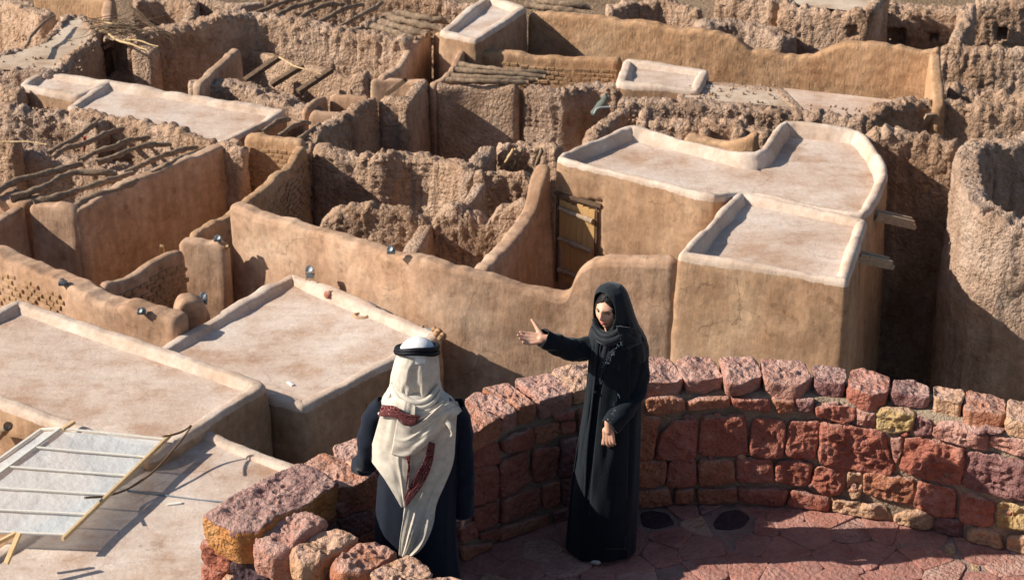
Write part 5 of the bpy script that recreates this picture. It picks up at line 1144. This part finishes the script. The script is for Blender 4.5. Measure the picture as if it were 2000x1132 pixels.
pa = [face_pt(x, z, .0015) for x, z in ((-.018, -.058), (0, -.065), (.018, -.058))]; tube('lip', pa, [.0015, .0045, .0015], M_LIP, parent=wom, n=12, k=8, rough=0)
pa = [face_pt(x, z, .0025) for x, z in ((-.012, -.0575), (0, -.0585), (.012, -.0575))]; tube('teeth', pa, .0013, M_EYE, parent=wom, n=8, k=6, rough=0)
# hair: a cap over the skull above the hairline
Hh = hc+(Vh-hc)*1.045; line = np.where(hy > -.02, .052+.25*np.clip(.045-np.abs(hx), -.05, .045)-.55*np.abs(hx), -.3)
line = np.where(hy > -.01, .072-.60*np.abs(hx)-28*np.clip(np.abs(hx)-.045, 0, 1)**2*20, -.3)
kp = (hz > line).reshape(-1); q = gridquads(*hx.shape, wrap_n=True); q = q[kp[q].all(1)]
Hh = Hh+hf*(.004*np.abs(vn(np.stack([hx*160, hz*30, hy*30], -1), 3)))[..., None]
hr = link('hair', mesh_np('hair', Hh, q), M_HAIR, wom, tuple(wom.location)); s_ = hr.modifiers.new('t', 'SOLIDIFY'); s_.thickness = .006; s_.offset = -1
coat = [(1184, 1218, 652, .06), (1168, 1240, 660, .09), (1154, 1255, 672, .11), (1150, 1260, 695, .125), (1149, 1256, 735, .13), (1144, 1253, 775, .135), (1136, 1253, 820, .145), (1128, 1252, 870, .155), (1120, 1250, 920, .165), (1113, 1247, 980, .175), (1108, 1245, 1030, .185), (1105, 1243, 1062, .19)]
loft('coat', coat, YW, M_BLACK, wom, fold=.020, kf=3.2, seed=23)
sleeve('sleeve', [PY(1176, 668, YW-.01), PY(1150, 682, YW-.02), PY(1118, 684, YW-.06), PY(1086, 672, YW-.11), PY(1058, 659, YW-.145)], [.062, .060, .054, .048, .045], M_BLACK, wom, 31, wr=.011)
sleeve('sleeve', [PY(1236, 668, YW), PY(1247, 700, YW), PY(1243, 765, YW-.05), PY(1218, 802, YW-.14), PY(1190, 832, YW-.20)], [.066, .064, .060, .056, .050], M_BLACK, wom, 33, wr=.010)
hij = [(1193, 1200, 555.5, .01), (1180, 1211, 558, .045), (1170, 1219, 564, .075), (1163, 1226, 574, .095), (1160, 1231, 588, .108), (1159, 1236, 604, .115), (1159, 1241, 620, .118), (1158, 1247, 636, .12), (1152, 1256, 650, .125), (1148, 1263, 664, .13), (1149, 1266, 680, .135), (1152, 1266, 692, .138)]
def fcut(px, py, V):
    d = V-hc; f = d@hf; x = d@rt; z = d@hu
    return (f > .0) & (((x-.014)/.082)**2+((z-.004)/.112)**2 < 1)
loft('hijab', hij, YW+.012, M_HIJAB, wom, fold=.008, kf=7, seed=41, cut=fcut, sub=9, power=2.1, close=True, thick=.005, M=140)
def surfW(px, py):
    wd = np.interp(py, [640, 665, 700, 900], [42, 50, 56, 62]); d = np.interp(py, [640, 665, 700, 850, 1000], [.11, .125, .135, .15, .175])
    return YW-d*np.sqrt(np.clip(1-((px-np.interp(py, [650, 1000], [1206, 1182]))/wd)**2, .03, 1))
for i, cp in enumerate([[(1160, 622), (1166, 645), (1182, 658), (1203, 652), (1214, 636)], [(1156, 640), (1170, 662), (1192, 668), (1214, 656), (1222, 640)]]):
    pa = [PY(x, y, float(surfW(x, y))-.01-.010*i) for x, y in cp]; tube('scarf_fold', pa, [.010, .020, .024, .020, .010], M_HIJAB, parent=wom, k=16, rough=.10, seed=i, n=40)
panel('scarf_flap', [(1203, 636), (1208, 652), (1212, 668), (1216, 683)], [(1236, 640), (1252, 655), (1262, 666), (1226, 680)], surfW, .030, M_HIJAB, wom, nf=1, amp=.010, seed=5, n=30, m=24)
panel('coat_front', [(1152, 668), (1149, 720), (1144, 770), (1136, 830), (1122, 900), (1112, 980), (1106, 1066)], [(1172, 664), (1166, 700), (1162, 750), (1156, 800), (1148, 870), (1144, 960), (1140, 1070)], surfW, .018, M_BLACK, wom, nf=1, amp=.006, seed=8, n=50, m=16)
panel('coat_front', [(1200, 676), (1186, 720), (1172, 770), (1166, 830), (1158, 900), (1152, 980), (1150, 1072)], [(1232, 672), (1230, 720), (1230, 770), (1228, 830), (1226, 900), (1224, 980), (1222, 1072)], surfW, .016, M_BLACK, wom, nf=1, amp=.006, seed=9, n=50, m=24)
panel('dress_front', [(1174, 664), (1168, 700), (1164, 750)], [(1204, 664), (1194, 700), (1176, 750)], surfW, .008, M_DRESS, wom, nf=2, amp=.002, seed=10, n=30, m=20)
child_ell('button', PY(1163, 766, float(surfW(1163, 766))-.035), [(1, 0, 0), (0, 1, 0), (0, 0, 1)], (.009, .004, .009), M_AGAL, wom)
acc = Acc()
for k in range(26):
    t = k/25; x = 1216-(1216-1178)*t; y = 664+(716-664)*t+4*math.sin(t*19)
    for j in range(2):
        x0, y0 = x+rng.uniform(-3.5, 3.5), y+rng.uniform(-3, 3); p0 = PY(x0, y0, float(surfW(x0, y0))-.034); p1 = PY(x0+rng.uniform(-3, 3), y0+rng.uniform(-3, 2), float(surfW(x0, y0))-.036); acc.tube([p0, p1], .0011, k=5, n=3)
for k in range(30):
    t = rng.rand(); x0, y0 = 1208-20*t+rng.uniform(-4, 4), 770+60*t; p0 = PY(x0, y0, YW-.285+.02*t); acc.tube([p0, p0+rng.uniform(-.008, .008, 3)], .001, k=5, n=3)
em = link('embroidery', acc.mesh('embroidery'), M_THREAD, wom, tuple(wom.location)); em['kind'] = 'stuff'
a = Acc(); p = PY(1146, 1066, YW-.10); p[2] = ZF+.03; a.ell(p, [(.8, .6, 0), (-.6, .8, 0), (0, 0, 1)], (.045, .12, .03)); link('shoe', a.mesh('shoe'), M_SHOE, wom, tuple(wom.location))
